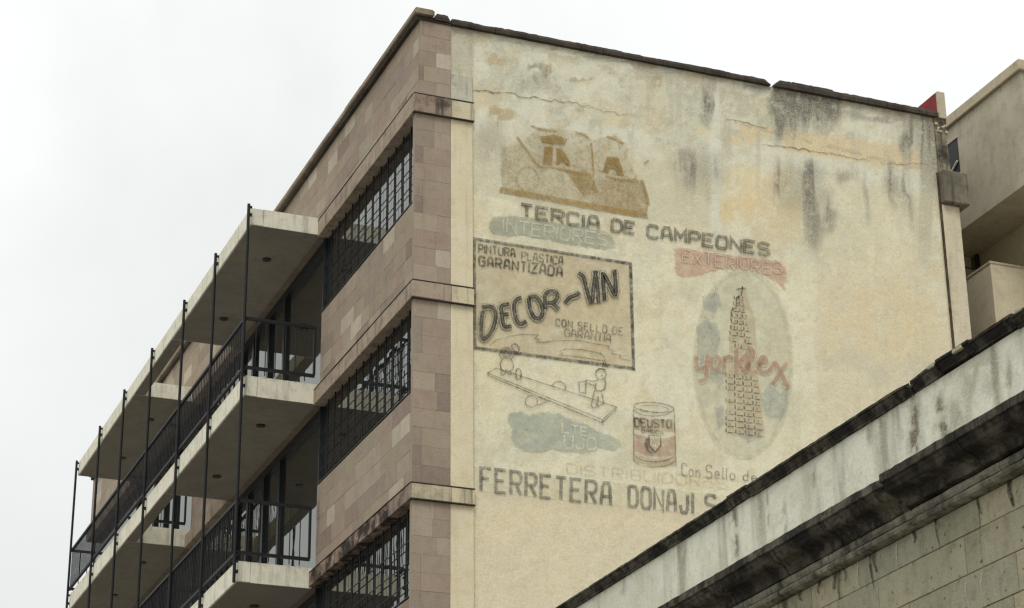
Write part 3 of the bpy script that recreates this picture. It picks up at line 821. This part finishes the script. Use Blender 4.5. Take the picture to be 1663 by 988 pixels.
# framed sign
mb = MB(); poly(mb, [(773,391),(1022,430),(1026,597),(774,563)], .010); paint_sheet('sign_panel', mb, P_PANEL, 'tan ground inside the black framed sign')
mb = MB(); strip(mb, [(770,388),(1024,428.5),(1029,599),(771.5,565)], 5.2, .014, True); paint_sheet('sign_frame', mb, P_BLACK, 'black painted rectangle round the sign')
mb = MB()
for s_, qq, wd in (('PINTURA', [(776,397),(838,405),(838,418),(776,410)], 2.6), ('PLASTICA', [(846,409),(916,418),(915,431),(846,421)], 2.4), ('GARANTIZADA', [(776,416),(916,434),(915,450),(776,431)], 3.4)):
    mb = MB(); text(mb, s_, qq, wd, .018, .68); paint_sheet('lettering', mb, P_BLACK, 'dark word '+s_)
mb = MB(); text(mb, 'CON SELLO DE', [(901,518),(1014,533),(1013,545),(901,529)], 2.2, .018, .64); paint_sheet('lettering', mb, P_THIN, 'small words CON SELLO DE'); mb = MB(); text(mb, 'GARANTIA', [(916,534),(994,544),(993,556),(916,546)], 2.0, .022)
paint_sheet('lettering', mb, P_THIN, 'small word GARANTIA')
# DECOR-VIN big letters, wavy
big_l = [
 [[(783,499),(800,497),(806,510),(803,530),(792,548),(782,552),(781,530),(784,505)]], 
 [[(827,494),(813,496),(815,512),(818,532),(831,530)],[(815,512),(826,510)]],
 [[(847,484),(838,486),(834,498),(838,520),(846,528),(855,522)]],
 [[(858,484),(870,480),(880,494),(882,512),(872,520),(862,508),(858,484)]],
 [[(886,502),(884,475),(902,472),(907,482),(900,492),(889,492)],[(897,492),(908,503)]],
 [[(918,492),(926,482),(936,480),(941,474)]],
 [[(939,444),(948,448),(952,468),(960,494)],[(962,492),(964,466),(968,440)]],
 [[(966,440),(970,460),(972,492)]],
 [[(982,488),(980,462),(978,440),(990,462),(1000,484),(1000,462),(998,438)]]]
big_l = [[smooth(st, 2) for st in g] for g in big_l]
mb = MB(); k = 0
for g in big_l:
    for st in g: strip(mb, st, 11.8, .0255+.0006*(k % 5)); k += 1
paint_sheet('lettering_halo', mb, P_THIN)
mb = MB(); k = 0
for g in big_l:
    for st in g: strip(mb, st, 10.0, .029+.0006*(k % 5)); k += 1
paint_sheet('lettering_halo', mb, P_HALO)
mb = MB(); k = 0
for g in big_l:
    for st in g: strip(mb, st, 6.6, .033+.0006*(k % 5)); k += 1
paint_sheet('lettering', mb, P_GREYD, 'large wavy brand lettering across the framed sign')
mb = MB(); k = 0
for g in big_l:
    for st in g: strip(mb, st, 1.3, .037+.0006*(k % 5), taper=True); k += 1
paint_sheet('lettering_core', mb, P_CORE)
# ribbons
mb = MB()
for st in [[(795,562),(806,552),(830,546),(850,543),(874,544),(868,550),(876,551),(871,556),(885,556),(905,553),(940,553),(970,559),(990,562),(987,567),(996,569),(993,574),(1008,577),(1006,582),(1024,586)],
           [(909,570),(920,567),(945,568),(975,574),(982,580)],[(909,570),(914,574),(908,577),(925,578),(950,581),(972,585),(980,586)]]: strip(mb, st, 1.3, .020)
# board with two small figures
for st, cl in [([(792,606),(806,598),(1001,661),(979,682)], True), ([(792,606),(793,610),(978,687),(979,682)], False), ([(1001,661),(1000,666),(978,687)], False),
               (ell(842,608,4.5,9), True), (ell(908,629,11,9,180,380,12,12), False), (ell(863,652,10,9.5), True), ([(872,644),(890,652),(872,659)], False),
               (ell(823,573,7.5,9), True), (ell(823,573,4.5,6), True), ([(830,560),(838,558),(844,566),(841,573),(833,568)], True), ([(818,582),(812,590),(814,600),(821,604)], False), ([(828,582),(834,590),(833,600),(826,604)], False),
               ([(816,584),(811,576),(815,566)], False), ([(830,584),(836,576),(836,570)], False), ([(816,603),(812,609),(820,609),(822,598),(826,609),(832,608),(828,602)], False),
               (ell(976,608,8.5,8.5), True), ([(967,604),(972,599),(984,600)], False), ([(978,597),(982,585),(987,597)], False), ([(972,617),(963,620),(951,617),(952,621),(962,626),(968,626)], False), ([(982,615),(984,624),(980,636),(966,634),(968,622)], False),
               ([(940,621),(952,619),(951,639),(941,637)], True), ([(966,634),(962,648),(960,661),(968,664),(969,650),(972,640),(971,660)], False), ([(971,661),(980,655),(978,640)], False), ([(975,611),(979,610)], False)]:
    strip(mb, smooth(st, 1, cl) if len(st) > 4 else st, 1.7+.6*rnd.random(), .0235+rnd.uniform(0, .002), cl)
paint_sheet('line_drawing', mb, P_THIN, 'thin drawing of two small figures on a tilting board with rollers')

# blue cloud and its lost words
patch('paint_patch', [(824,668),(845,664),(858,672),(880,666),(905,668),(930,680),(955,688),(970,698),(990,706),(1010,714),(1012,726),(1000,734),(975,730),(950,738),(915,736),(895,730),(880,736),(855,736),(835,728),(828,714),(830,696),(822,684)], P_BLUE, .010, 'pale blue brushed cloud over the shop name', inner=.8)
mb = MB()
text(mb, 'LTE', [(911,687),(956,696),(956,709),(911,702)], 2.6, .014); CLP = worn_paint('cream_letter_paint', lin(220,214,190), .85); paint_sheet('lettering', mb, CLP, 'pale letters LTE on the blue cloud'); mb = MB(); text(mb, 'UJO', [(914,706),(970,713),(970,731),(914,728)], 3.4, .014)
paint_sheet('lettering', mb, CLP, 'pale letters UJO on the blue cloud')
# can of paint
mb = MB(); pts = [(1029,704),(1045,708),(1080,712),(1097,708),(1098,738),(1080,742),(1050,740),(1029,732)]; poly(mb, pts, .010); paint_sheet('can_label', mb, worn_paint('can_red_paint', lin(180,146,128), .65, (.35,.6), 10), 'faded red label of the painted can')
mb = MB(); poly(mb, [(1029,676),(1060,682),(1096,680),(1096,700),(1060,702),(1029,696)], .012); poly(mb, [(1030,735),(1060,744),(1098,741),(1098,756),(1060,758),(1030,748)], .012); paint_sheet('can_label', mb, worn_paint('can_tan_paint', lin(186,168,140), .7, (.35,.6), 10))
mb = MB()
strip(mb, ell(1062,662,33,8,n=24,rot=5), 1.6, .018, True); strip(mb, ell(1062,664,25,5,n=24,rot=5), 1.0, .019, True)
for st in [[(1029,662),(1029,748)],[(1095,668),(1098,756)],ell(1063,744,34,15,8,172,16),ell(1063,736,34,14,8,172,16),ell(1062,662,33,14,10,170,16)]: strip(mb, st, 1.5, .020)
text(mb, 'DEUSTO', [(1029,679),(1092,683),(1092,695),(1030,693)], 2.8, .0215); text(mb, 'BASICA', [(1041,696),(1078,701),(1078,706),(1041,702)], 1.6, .0215)
strip(mb, [(1054,707),(1073,708),(1073,724),(1064,735),(1054,724)], 2.2, .024, True)
strip(mb, [(1051,712),(1049,722),(1052,731),(1060,736)], 4.5, .0245)
paint_sheet('line_drawing', mb, P_THIN, 'outline of a paint can with a shield, right of the blue cloud')
mb = MB(); poly(mb, [(1055.5,709),(1071.5,710),(1071.5,723),(1064,732),(1055.5,723)], .027); paint_sheet('shield', mb, P_HALO)
# small words
mb = MB(); text(mb, 'DISTRIBUIDORES', [(918,752),(1185,778),(1185,794),(918,768)], 3.0, .012); paint_sheet('lettering', mb, P_GHOSTR, 'almost vanished row of tan capitals above the shop name')
mb = MB(); text(mb, 'Con', [(1106,752),(1139,757),(1139,776),(1106,772)], 1.8, .016); text(mb, 'Sello', [(1145,755),(1196,762),(1196,780),(1145,776)], 1.8, .016, .7); text(mb, 'de', [(1204,763),(1232,767),(1232,784),(1204,780)], 1.7, .016)
paint_sheet('lettering', mb, P_GREYB, 'slim grey words Con Sello de')
# FERRETERA DONAJI
fq = [('FERRETERA', [(777,759),(997,786),(996,821),(777,796)]), ('DONAJI', [(1018,789),(1128,801),(1128,834),(1018,822)]), ('S', [(1143,803),(1166,806),(1166,838),(1140,835)])]
mb = MB(); poly(mb, [(776,756),(1180,804),(1180,840),(776,797)], .009); paint_sheet('white_ground', mb, worn_paint('pale_ground_paint', lin(222,216,190), .5, (.3,.6), 6), 'pale ground behind the words FERRETERA DONAJI')
mb = MB()
for s_, qq in fq:
    mb = MB(); text(mb, s_, qq, 5.4, .016, .66); paint_sheet('lettering', mb, P_GREYB, 'tall grey word '+s_)
    mb = MB(); text(mb, s_, qq, 1.3, .020, .66); paint_sheet('lettering_core', mb, P_CORE)
# EXTERIORES ribbon
ribbon('paint_patch', [(1091,402),(1098,399),(1120,402),(1150,407),(1180,411),(1210,415),(1240,419),(1262,422),(1276,432),(1282,446)], [(1091,440),(1100,449),(1120,454),(1145,446),(1170,438),(1195,436),(1220,441),(1243,450),(1263,464),(1278,476)], P_RED, .010, 'faded red ribbon arching above the oval')
mb = MB(); text(mb, 'EXTERIORES', [(1106,405),(1272,429),(1272,447),(1106,425)], 5.0, .012, stagger=2.0); paint_sheet('lettering_halo', mb, P_REDO)
mb = MB(); text(mb, 'EXTERIORES', [(1106,405),(1272,429),(1272,447),(1106,425)], 2.2, .016, stagger=2.0); paint_sheet('lettering', mb, P_GHOST, 'ghosted pale word EXTERIORES on the red ribbon')
# oval and tower
patch('oval_panel', ell(1207,590,80,154,n=40), P_OVAL, .009, 'pale oval with blue traces behind a sketched tower', inner=.93, n_sub=1)
mb = MB(); strip(mb, ell(1207,590,78,152,n=48), 8, .011, True); paint_sheet('oval_ring', mb, P_OVAL2)
for pts in [[(1130,530),(1145,510),(1165,520),(1172,545),(1165,570),(1180,600),(1175,640),(1150,625),(1132,590)], [(1232,640),(1250,620),(1268,636),(1282,620),(1282,660),(1268,690),(1250,684),(1238,668)], [(1140,480),(1165,470),(1175,495),(1160,510),(1142,505)], [(1160,660),(1175,655),(1178,690),(1166,700)], [(1205,690),(1235,692),(1240,712),(1215,722),(1198,708)]]:
    patch('blue_trace', pts, P_BLUEB, .013, inner=.6)
mb = MB()
# tower: stacked little bricks climbing to a point
poly(mb, [(1179,706),(1243,712),(1232,612),(1226,520),(1210,466),(1200,466),(1190,505),(1184,560)], .0135); paint_sheet('tower_ground', mb, P_PANEL); mb = MB(); rows = 23; rc0 = random.Random(8)
for r_ in range(rows):
    y_ = 702-r_*9.9
    if 566 < y_ < 604: continue
    xl = 1179+(0 if r_ < 11 else (r_-10)*1.1); xr = 1242-(r_*1.0 if r_ < 11 else 11+(r_-11)*2.1)
    nb = 4 if r_ < 15 else (3 if r_ < 20 else 2)
    for c_ in range(nb):
        xa = xl+(xr-xl)*c_/nb; xb = xa+(xr-xl)/nb*.82; ys = y_+(xa-1179)*.12
        if rc0.random() < .08: continue
        strip(mb, [(xa, ys-6.5), (xa+.4, ys)], 2.2, .0165)
        strip(mb, [(xa+3, ys+.5), (xb+.5, ys+1.4)], 1.8, .0171)
        if (c_+r_) % 2 or rc0.random() < .3: strip(mb, [(xa+6, ys-5), (xa+6.4, ys-1.5)], 1.6, .0177)
strip(mb, [(1206,465),(1204,480),(1196,484),(1196,500),(1188,503),(1187,520)], 2, .0165); strip(mb, [(1196,470),(1212,468)], 2, .0165)
paint_sheet('line_drawing', mb, P_THIN, 'dashed drawing of a stepped brick tower in the oval')
script = [[(1131,578),(1131,596),(1138,600),(1148,594)],[(1149,574),(1148,600),(1146,617),(1136,619)], [(1163,578),(1170,584),(1168,598),(1158,602),(1153,592),(1156,580)],
          [(1176,578),(1176,606)],[(1176,586),(1184,578),(1190,582)], [(1196,566),(1196,608)],[(1211,576),(1198,592),(1212,606)], [(1212,600),(1224,580),(1222,566),(1215,566),(1213,584),(1216,604),(1228,604)],
          [(1232,594),(1246,588),(1242,578),(1234,582),(1230,596),(1238,606),(1250,602)], [(1250,602),(1258,586),(1266,600),(1280,630)],[(1279,588),(1268,604),(1255,624)]]
script = [smooth(st, 2) for st in script]
for wd, mt_, of in ((11, P_HALO, .020), (6.8, P_REDL, .0245)):
    mb = MB(); k = 0
    for st in script: strip(mb, st, wd, of+.0006*(k % 5)); k += 1
    o_ = paint_sheet('lettering' if of > .022 else 'lettering_halo', mb, mt_)
    if of > .022: o_['label'] = 'red joined script yorklex across the oval'
# cracks
def crack(x0, y0, x1, y1, n, amp, wd, r):
    pts = [(x0+(x1-x0)*i/n, y0+(y1-y0)*i/n+r.uniform(-amp, amp)) for i in range(n+1)]
    mb_ = MB(); strip(mb_, pts, wd, .012, taper=True); paint_sheet('crack', mb_, P_CRACK)
rc = random.Random(4)
crack(767,148,812,150,8,2,2.4,rc); crack(808,150,960,172,26,3,1.5,rc); crack(1238,233,1345,250,18,2.4,1.7,rc); crack(1340,248,1412,262,12,2,1.2,rc)
crack(1178,193,1250,208,12,2,1.1,rc); crack(1430,264,1510,268,12,3,.9,rc); crack(955,176,1030,190,12,3,.9,rc)
for yb in (12.6, 16.07): pass

# ---- right edge of the mural building
MB().bevel_box(10.425, 10.80, -.015, .4, 0, 19.498, b=.012).build('pilaster', M_PIL, B)
MB().box(10.385, 10.425, .0, .05, 0, 20.16).build('seam', weathered('dirty_seam', lin(78,69,54), lin(44,39,32), lin(112,100,80), grime=.8, gr=(.42,.6)), B)
chip = MB(); chip.bevel_box(10.42, 10.97, -.14, .5, 19.5, 20.17, b=.02); chip.build('concrete_block', M_BLOCKD, B)
def ragged(x0, x1a, z0, z1, y0, y1, n=18, amp=.03):
    mb_ = MB(); k0 = 0
    for i in range(n+1):
        z = z0+(z1-z0)*i/n; xr = x1a-(rnd.uniform(0, amp) if 0 < i < n else 0)
        if .5 < i/n < .72: xr -= .02
        mb_.v += [(x0, y0, z), (xr, y0, z), (xr, y1, z), (x0, y1, z)]
        if i:
            a = (i-1)*4; b_ = a+4
            for j in range(4): mb_.f.append((a+j, a+(j+1) % 4, b_+(j+1) % 4, b_+j)); mb_.mi.append(0)
    mb_.f.append((3,2,1,0)); mb_.f.append((n*4, n*4+1, n*4+2, n*4+3)); mb_.mi += [0, 0]
    return mb_
ragged(10.435, 10.70, 20.172, 21.33, .0, .5).build('broken_edge', weathered('edge_render', lin(138,131,113), lin(84,79,68), lin(170,160,138), streak=.9, grime=.85, gr=(.42,.6)), B)
MB().bevel_box(10.535, 10.70, -.03, .03, 21.332, 21.90, b=.006).build('parapet_end', M_FARCOPE, B)
MB().box(10.535, 10.70, .032, 5, 21.332, 21.895).build('parapet', M_RED, B)['label'] = 'red painted parapet wall'
for i in range(9):      # lumps of broken mortar at the corner
    cx, cz = 10.56+rnd.uniform(-.1, .12), 21.13+rnd.uniform(-.12, .06); s_ = rnd.uniform(.015, .04)
    MB().bevel_box(cx-s_, cx+s_, -.02-s_*.5, .01, cz-s_*.7, cz+s_*.7, b=s_*.5).build('mortar_lump', M_PIL, B)

# ================================================================== FOREGROUND BUILDING
G = empty('colonial_building', (0, -10, 0))
tag(G, 'low old stone building with blackened cornice and whitewashed frieze in front of the mural', 'building')
GY0, GY1 = -21.0, -.06
mb = MB(); mb.box(.36, 10.3, GY0, GY1, 0, 8.75); mb.box(.02, .36, GY0, GY1, 0, 9.16)
mb.build('wall', M_ROOF, G)
# frieze
ny, nz_ = 1100, 56
Yg, Zg = np.meshgrid(np.linspace(GY0, GY1, ny), np.linspace(8.2, 9.175, nz_), indexing='ij')
paint = np.ones(Yg.shape+(3,))*A((210,212,197))
Uo = (Yg-GY0)*100; Vo = (9.175-Zg)*100
fb1 = fbm(Uo, Vo, 60, 500); st1 = fbm(Uo, Vo, 26, 520, 5, 1, .1); fn = fbm(Uo, Vo, 9, 540, 4)
def over2(mk, c, k):
    global paint
    mk = np.clip(mk*k, 0, 1)[..., None]; paint = paint*(1-mk)+A(c)*mk
over2(sst(fb1, .4, .65), (198,197,176), .6); over2(sst(1-fb1, .5, .7), (220,219,204), .5)
over2(sst(fbm(Uo, Vo, 30, 560), .5, .66), (184,187,174), .4)
over2(sst(st1, .48, .68), (132,132,118), .55)
over2(sst(fn, .6, .72), (130,128,112), .22)
over2(sst(st1, .62, .74), (96,92,78), .5)
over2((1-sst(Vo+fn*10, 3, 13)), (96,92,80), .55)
over2(sst(Vo+fn*14, 82, 96), (110,106,92), .45)
for (px, py0, py1, wd, k) in [(1482,640,735,9,.85),(1478,630,700,5,.6),(1527,655,700,6,.7),(1535,680,735,9,.65),(1555,660,700,16,.3),(1430,650,690,3,.25),(1192,800,905,6,.6),(1244,770,850,3,.4),(1320,730,790,4,.35),(1410,680,720,5,.4),(1100,850,900,4,.3),(1590,600,650,30,.25),(1640,600,640,4,.4),(1275,830,900,4,.35),(1010,890,960,5,.35)]:
    a_ = survey(0, 0, px, py0); b_ = survey(0, 0, px+ (py1-py0)*.06, py1)
    yc = a_[1]+(b_[1]-a_[1])*np.clip((a_[2]-Zg)/(a_[2]-b_[2]), 0, 1)+(fn-.5)*.06
    wm = wd*.011
    mk = np.exp(-((Yg-yc)/wm)**2)*sst(Zg, b_[2]-.12, b_[2]+.1)*(1-sst(Zg, a_[2]-.02, a_[2]+.2))*(.4+1.2*sst(fn, .35, .6))
    over2(mk, (66,60,48), k)
frz = painted_grid('frieze', M_FRIEZE, G, np.stack([np.zeros_like(Yg)+.002*(fb1-.5), Yg, Zg], -1)[::-1], paint[::-1])

def run_profile(name, prof, y0, y1, mat, parent, n=10, amp=.004, dx=0, dz=0, end0=0, end1=0, drop=.0, seed=1):
    """moulding of a given section (x outwards negative, z) drawn along y with slight unevenness and broken ends"""
    r = random.Random(seed); mb_ = MB(); k = len(prof)
    for i in range(n+1):
        f = i/n; y = y0+(y1-y0)*f
        e = 0
        if end0 and y-y0 < end0: e = 1-(y-y0)/end0
        if end1 and y1-y < end1: e = max(e, 1-(y1-y)/end1)
        for j, (x_, z_) in enumerate(prof):
            topq = 1 if j in (0, 1, k-1) else 0
            mb_.v.append((x_+dx+r.uniform(-amp, amp)+e*.03*(x_ < -.01), y+ (r.uniform(-amp, amp) if 0 < i < n else 0), z_+dz+r.uniform(-amp, amp)-topq*drop*e))
        if i:
            a = (i-1)*k; b2 = a+k
            for j in range(k): mb_.f.append((a+j, b2+j, b2+(j+1) % k, a+(j+1) % k)); mb_.mi.append(0)
    mb_.f.append(tuple(range(k))); mb_.f.append(tuple(n*k+k-1-j for j in range(k))); mb_.mi += [0, 0]
    return mb_.build(name, mat, parent, recalc=True)
COPE = [(.36,9.31),(-.07,9.292),(-.084,9.285),(-.084,9.262),(-.066,9.255),(-.058,9.232),(-.034,9.205),(-.02,9.19),(-.02,9.172),(.0,9.166),(.36,9.166)]
def yy_at(px, py, xp=0): return survey(0, xp, px, py)[1]
ycb = [GY0, -18.3, yy_at(1640,505,-.08), yy_at(1572,556,-.08), yy_at(1519,590,-.08), yy_at(1473,622,-.08), -13.2, -12.2, -11.3, yy_at(1180,805,-.08), -9.0, -8.0, -7.0, -5.8, -4.6, -3.4, -2.2, -1.1, GY1]
ycb = sorted(ycb)
for i, (a, b_) in enumerate(zip(ycb, ycb[1:])):
    mid_y = (a+b_)/2
    e0 = e1 = 0; dz = rnd.uniform(-.004, .004); drop = 0
    if abs(b_-yy_at(1473,622,-.08)) < .01: e1 = .3; drop = .07; dz = .012
    if abs(a-yy_at(1473,622,-.08)) < .01: e0 = .2; drop = .06
    if abs(b_-yy_at(1519,590,-.08)) < .01: dz = .036
    if abs(b_-yy_at(1572,556,-.08)) < .01: dz = .02
    if abs(b_-yy_at(1180,805,-.08)) < .01: dz = .014
    run_profile('coping_stone', COPE, a+.004, b_-.004, M_BLACK, G, n=max(5, int((b_-a)/.1)), amp=.0035, dz=dz, end0=e0, end1=e1, drop=drop, seed=i+3)
# chips of pale stone where the coping broke
CH = weathered('fresh_broken_stone', lin(168,162,136), lin(120,112,94), lin(184,178,152))
for (px, py, l_) in ((1514, 594, .12), (1556, 566, .16), (1655, 500, .1)):
    p = survey(0, -.07, px, py)
    MB().bevel_box(-.094, .02, p[1]-l_/2, p[1]+l_/2, 9.27, 9.315, b=.008).build('broken_chip', CH, G)
CORN = [(.3,8.34),(-.345,8.338),(-.36,8.33),(-.36,8.252),(-.328,8.243),(-.322,8.222),(-.305,8.205),(-.285,8.17),(-.25,8.15),(-.19,8.14),(-.14,8.12),(-.115,8.085),(-.108,8.045),(-.1,8.03),(.3,8.03)]
step_y = yy_at(1431, 775, -.36)
yb_ = sorted([GY0, -18.6, -17.2, -15.9, step_y, -13.35, -12.2, -11.0, -9.8, -8.6, -7.3, -6, -4.8, -3.5, -2.3, -1.1, GY1])
for i, (a, b_) in enumerate(zip(yb_, yb_[1:])):
    up_ = b_ <= step_y+.01
    run_profile('cornice_stone', CORN, a+.008, b_-.008, M_BLACK, G, n=max(5, int((b_-a)/.1)), amp=.005, dx=-.03 if up_ else 0, dz=(.02 if up_ else 0)+rnd.uniform(-.003, .003),
                end0=.14 if abs(a-step_y) < .01 else 0, drop=.045, seed=i+50)
FIL = [(.3,8.028),(-.082,8.026),(-.082,7.985),(-.066,7.955),(.3,7.95)]
TOR = [(.3,7.948),(-.04,7.948),(-.078,7.94),(-.1,7.922),(-.103,7.9),(-.088,7.876),(-.05,7.862),(-.02,7.858),(.3,7.856)]
yt = [GY0, -19.2, -17.5, -16.1, -14.6, -13.0, -11.3, -9.7, -8, -6.4, -4.8, -3.2, -1.6, GY1]
for i, (a, b_) in enumerate(zip(yt, yt[1:])):
    run_profile('fillet_stone', FIL, a+.003, b_-.003, M_MOULD, G, n=8, amp=.003, seed=i+80)
    run_profile('torus_stone', TOR, a+.003, b_-.003, M_MOULD, G, n=8, amp=.003, seed=i+110)
# ashlar
zc = [7.854, 7.571, 7.2, 6.84, 6.48, 6.12]
starts = [[-13.41,-14.17,-14.91], [-13.77,-15.32,-15.58], [-14.3,-15.0,-16.1], [-14,-15,-16], [-13.6,-14.8,-15.7]]
for r_ in range(5):
    ys = sorted(starts[r_]); lo = ys[0]
    while lo > GY0: lo -= rnd.uniform(.6, 1.05); ys.append(lo)
    hi = max(ys)
    while hi < -8.5: hi += rnd.uniform(.6, 1.05); ys.append(hi)
    ys = sorted(max(y, GY0) for y in ys)
    for a, b_ in zip(ys, ys[1:]):
        if b_-a < .05: continue
        mt = rnd.choice(ASH); d_ = rnd.uniform(-.003, .004)
        MB().bevel_box(-.0+d_, .02, a+.004, b_-.004, zc[r_+1]+.004, zc[r_]-.004, b=.005).build('ashlar_block', mt, G)
MB().box(.012, .0195, GY0, GY1, 6.1, 7.852).build('mortar_bed', weathered('pale_mortar', lin(160,154,132), lin(116,110,90), lin(176,170,148)), G)
mb = MB(); mb.box(0, .02, GY0, GY1, 0, 6.1); mb.build('lower_wall', ASH[0], G)
mb = MB(); mb.box(0, .02, -8.4, GY1, 6.11, 7.852); mb.build('plain_wall', ASH[1], G)

# run-off stains below the torus and old pale drips, thin films on the stones
P_RUN = worn_paint('black_run_off', lin(48,43,33), .9, (.4,.58), 16, True)
P_LIME = worn_paint('lime_drip', lin(196,190,166), .8, (.4,.6), 16, True)
rr = random.Random(21)
for (px, py, ln_, wd, mt_) in [(1362,925,.34,.035,P_RUN),(1355,925,.2,.06,P_RUN),(1372,925,.16,.03,P_RUN),(1414,895,.42,.03,P_RUN),(1420,890,.25,.04,P_RUN),(1521,840,.36,.02,P_RUN),(1276,972,.2,.09,P_RUN),(1300,965,.12,.05,P_RUN),(1640,775,.3,.05,P_RUN),
                              (1393,915,.28,.012,P_LIME),(1457,880,.3,.012,P_LIME),(1590,810,.2,.03,P_RUN),(1485,865,.14,.04,P_RUN),(1330,945,.14,.04,P_RUN),(1571,955,.3,.012,P_LIME),(1595,940,.25,.012,P_LIME)]:
    p = survey(0, 0, px, py); top_ = 7.86 if mt_ is P_RUN or p[2] > 7.6 else p[2]+.05
    mb_ = MB(); rim = []; nn = 10
    for i in range(nn+1):
        f = i/nn; z = top_-ln_*f; c = p[1]+.02*math.sin(f*5+px)
        h = wd*(1-.55*f)
        for q, rv in ((-1, 0.), (-.4, 1.), (.4, 1.), (1, 0.)):
            mb_.v.append((-.009-.0001*(px % 7), c+q*h, z)); rim.append(rv*(1 if i < nn-1 else .3) if i < nn else 0.)
        if i:
            for j in range(3):
                a_ = (i-1)*4+j; mb_.f.append((a_, a_+4, a_+5, a_+1)); mb_.mi.append(0)
    me = mb_.mesh('run_stain', mt_); at = me.attributes.new('rim', 'FLOAT', 'POINT'); at.data.foreach_set('value', rim)
    link('run_stain', me, G)

# ================================================================== BUILDING BEHIND, at the right
R = empty('rendered_building', (12, 3, 0))
tag(R, 'beige rendered building with overhanging top storey at the right edge behind the mural block', 'building')
MB().box(12, 19, -.7, 9, 19.97, 22.27).build('upper_storey', M_FAR, R)
for i in range(7):
    a = -.78+i*1.4; MB().bevel_box(11.93, 12.3, a+.002, a+1.398, 22.272, 22.50, b=.015).build('coping', M_FARCOPE, R)
for i in range(5):
    a = 12.302+i*1.3; MB().bevel_box(a, a+1.298, -.78, -.4, 22.272, 22.50, b=.015).build('coping', M_FARCOPE, R)
MB().box(12.5, 18, -.35, 8, 22.272, 22.3).build('roof', M_ROOF, R)
MB().box(13, 19, -.7, 9, 0, 19.968).build('wall', M_FAR2, R)
MB().box(12.0, 12.998, .9, 9, 0, 18.9).build('lower_block', M_FAR2, R)
MB().bevel_box(11.985, 12.998, .885, 9, 18.902, 18.96, b=.01).build('ledge', M_FARCOPE, R)
MB().cyl((12.93, 2.66, 18.96), (12.93, 2.66, 19.965), .05, 12).cyl((12.93, 2.66, 19.55), (12.93, 2.66, 19.62), .062, 12).build('downpipe', M_STEEL, R)
# dark opening in the upper storey, with a pale strut across it
op = MB(); op.box(11.985, 12.02, 1.585, 2.8, 21.16, 21.92); op = op.build('opening', M_DARK, R)
mb = MB(); mb.box(11.97, 12.0, 1.56, 2.85, 21.921, 21.96).box(11.97, 12.0, 1.56, 2.85, 21.12, 21.159); mb.build('opening_frame', M_FARCOPE, op)
mb = MB(); mb.cyl((11.96, 1.6, 21.42), (11.96, 2.0, 21.18), .02, 8); mb.build('strut', M_CONC, op)
# duct with a dark hatch below the overhang
MB().box(12.5, 12.9, 2.82, 3.6, 19.75, 19.966).box(12.72, 12.95, 2.80, 2.95, 18.965, 19.7).build('duct', M_FARCOPE, R)
MB().box(12.6, 12.71, 2.95, 3.6, 18.965, 19.7).build('hatch', M_DARK, R)
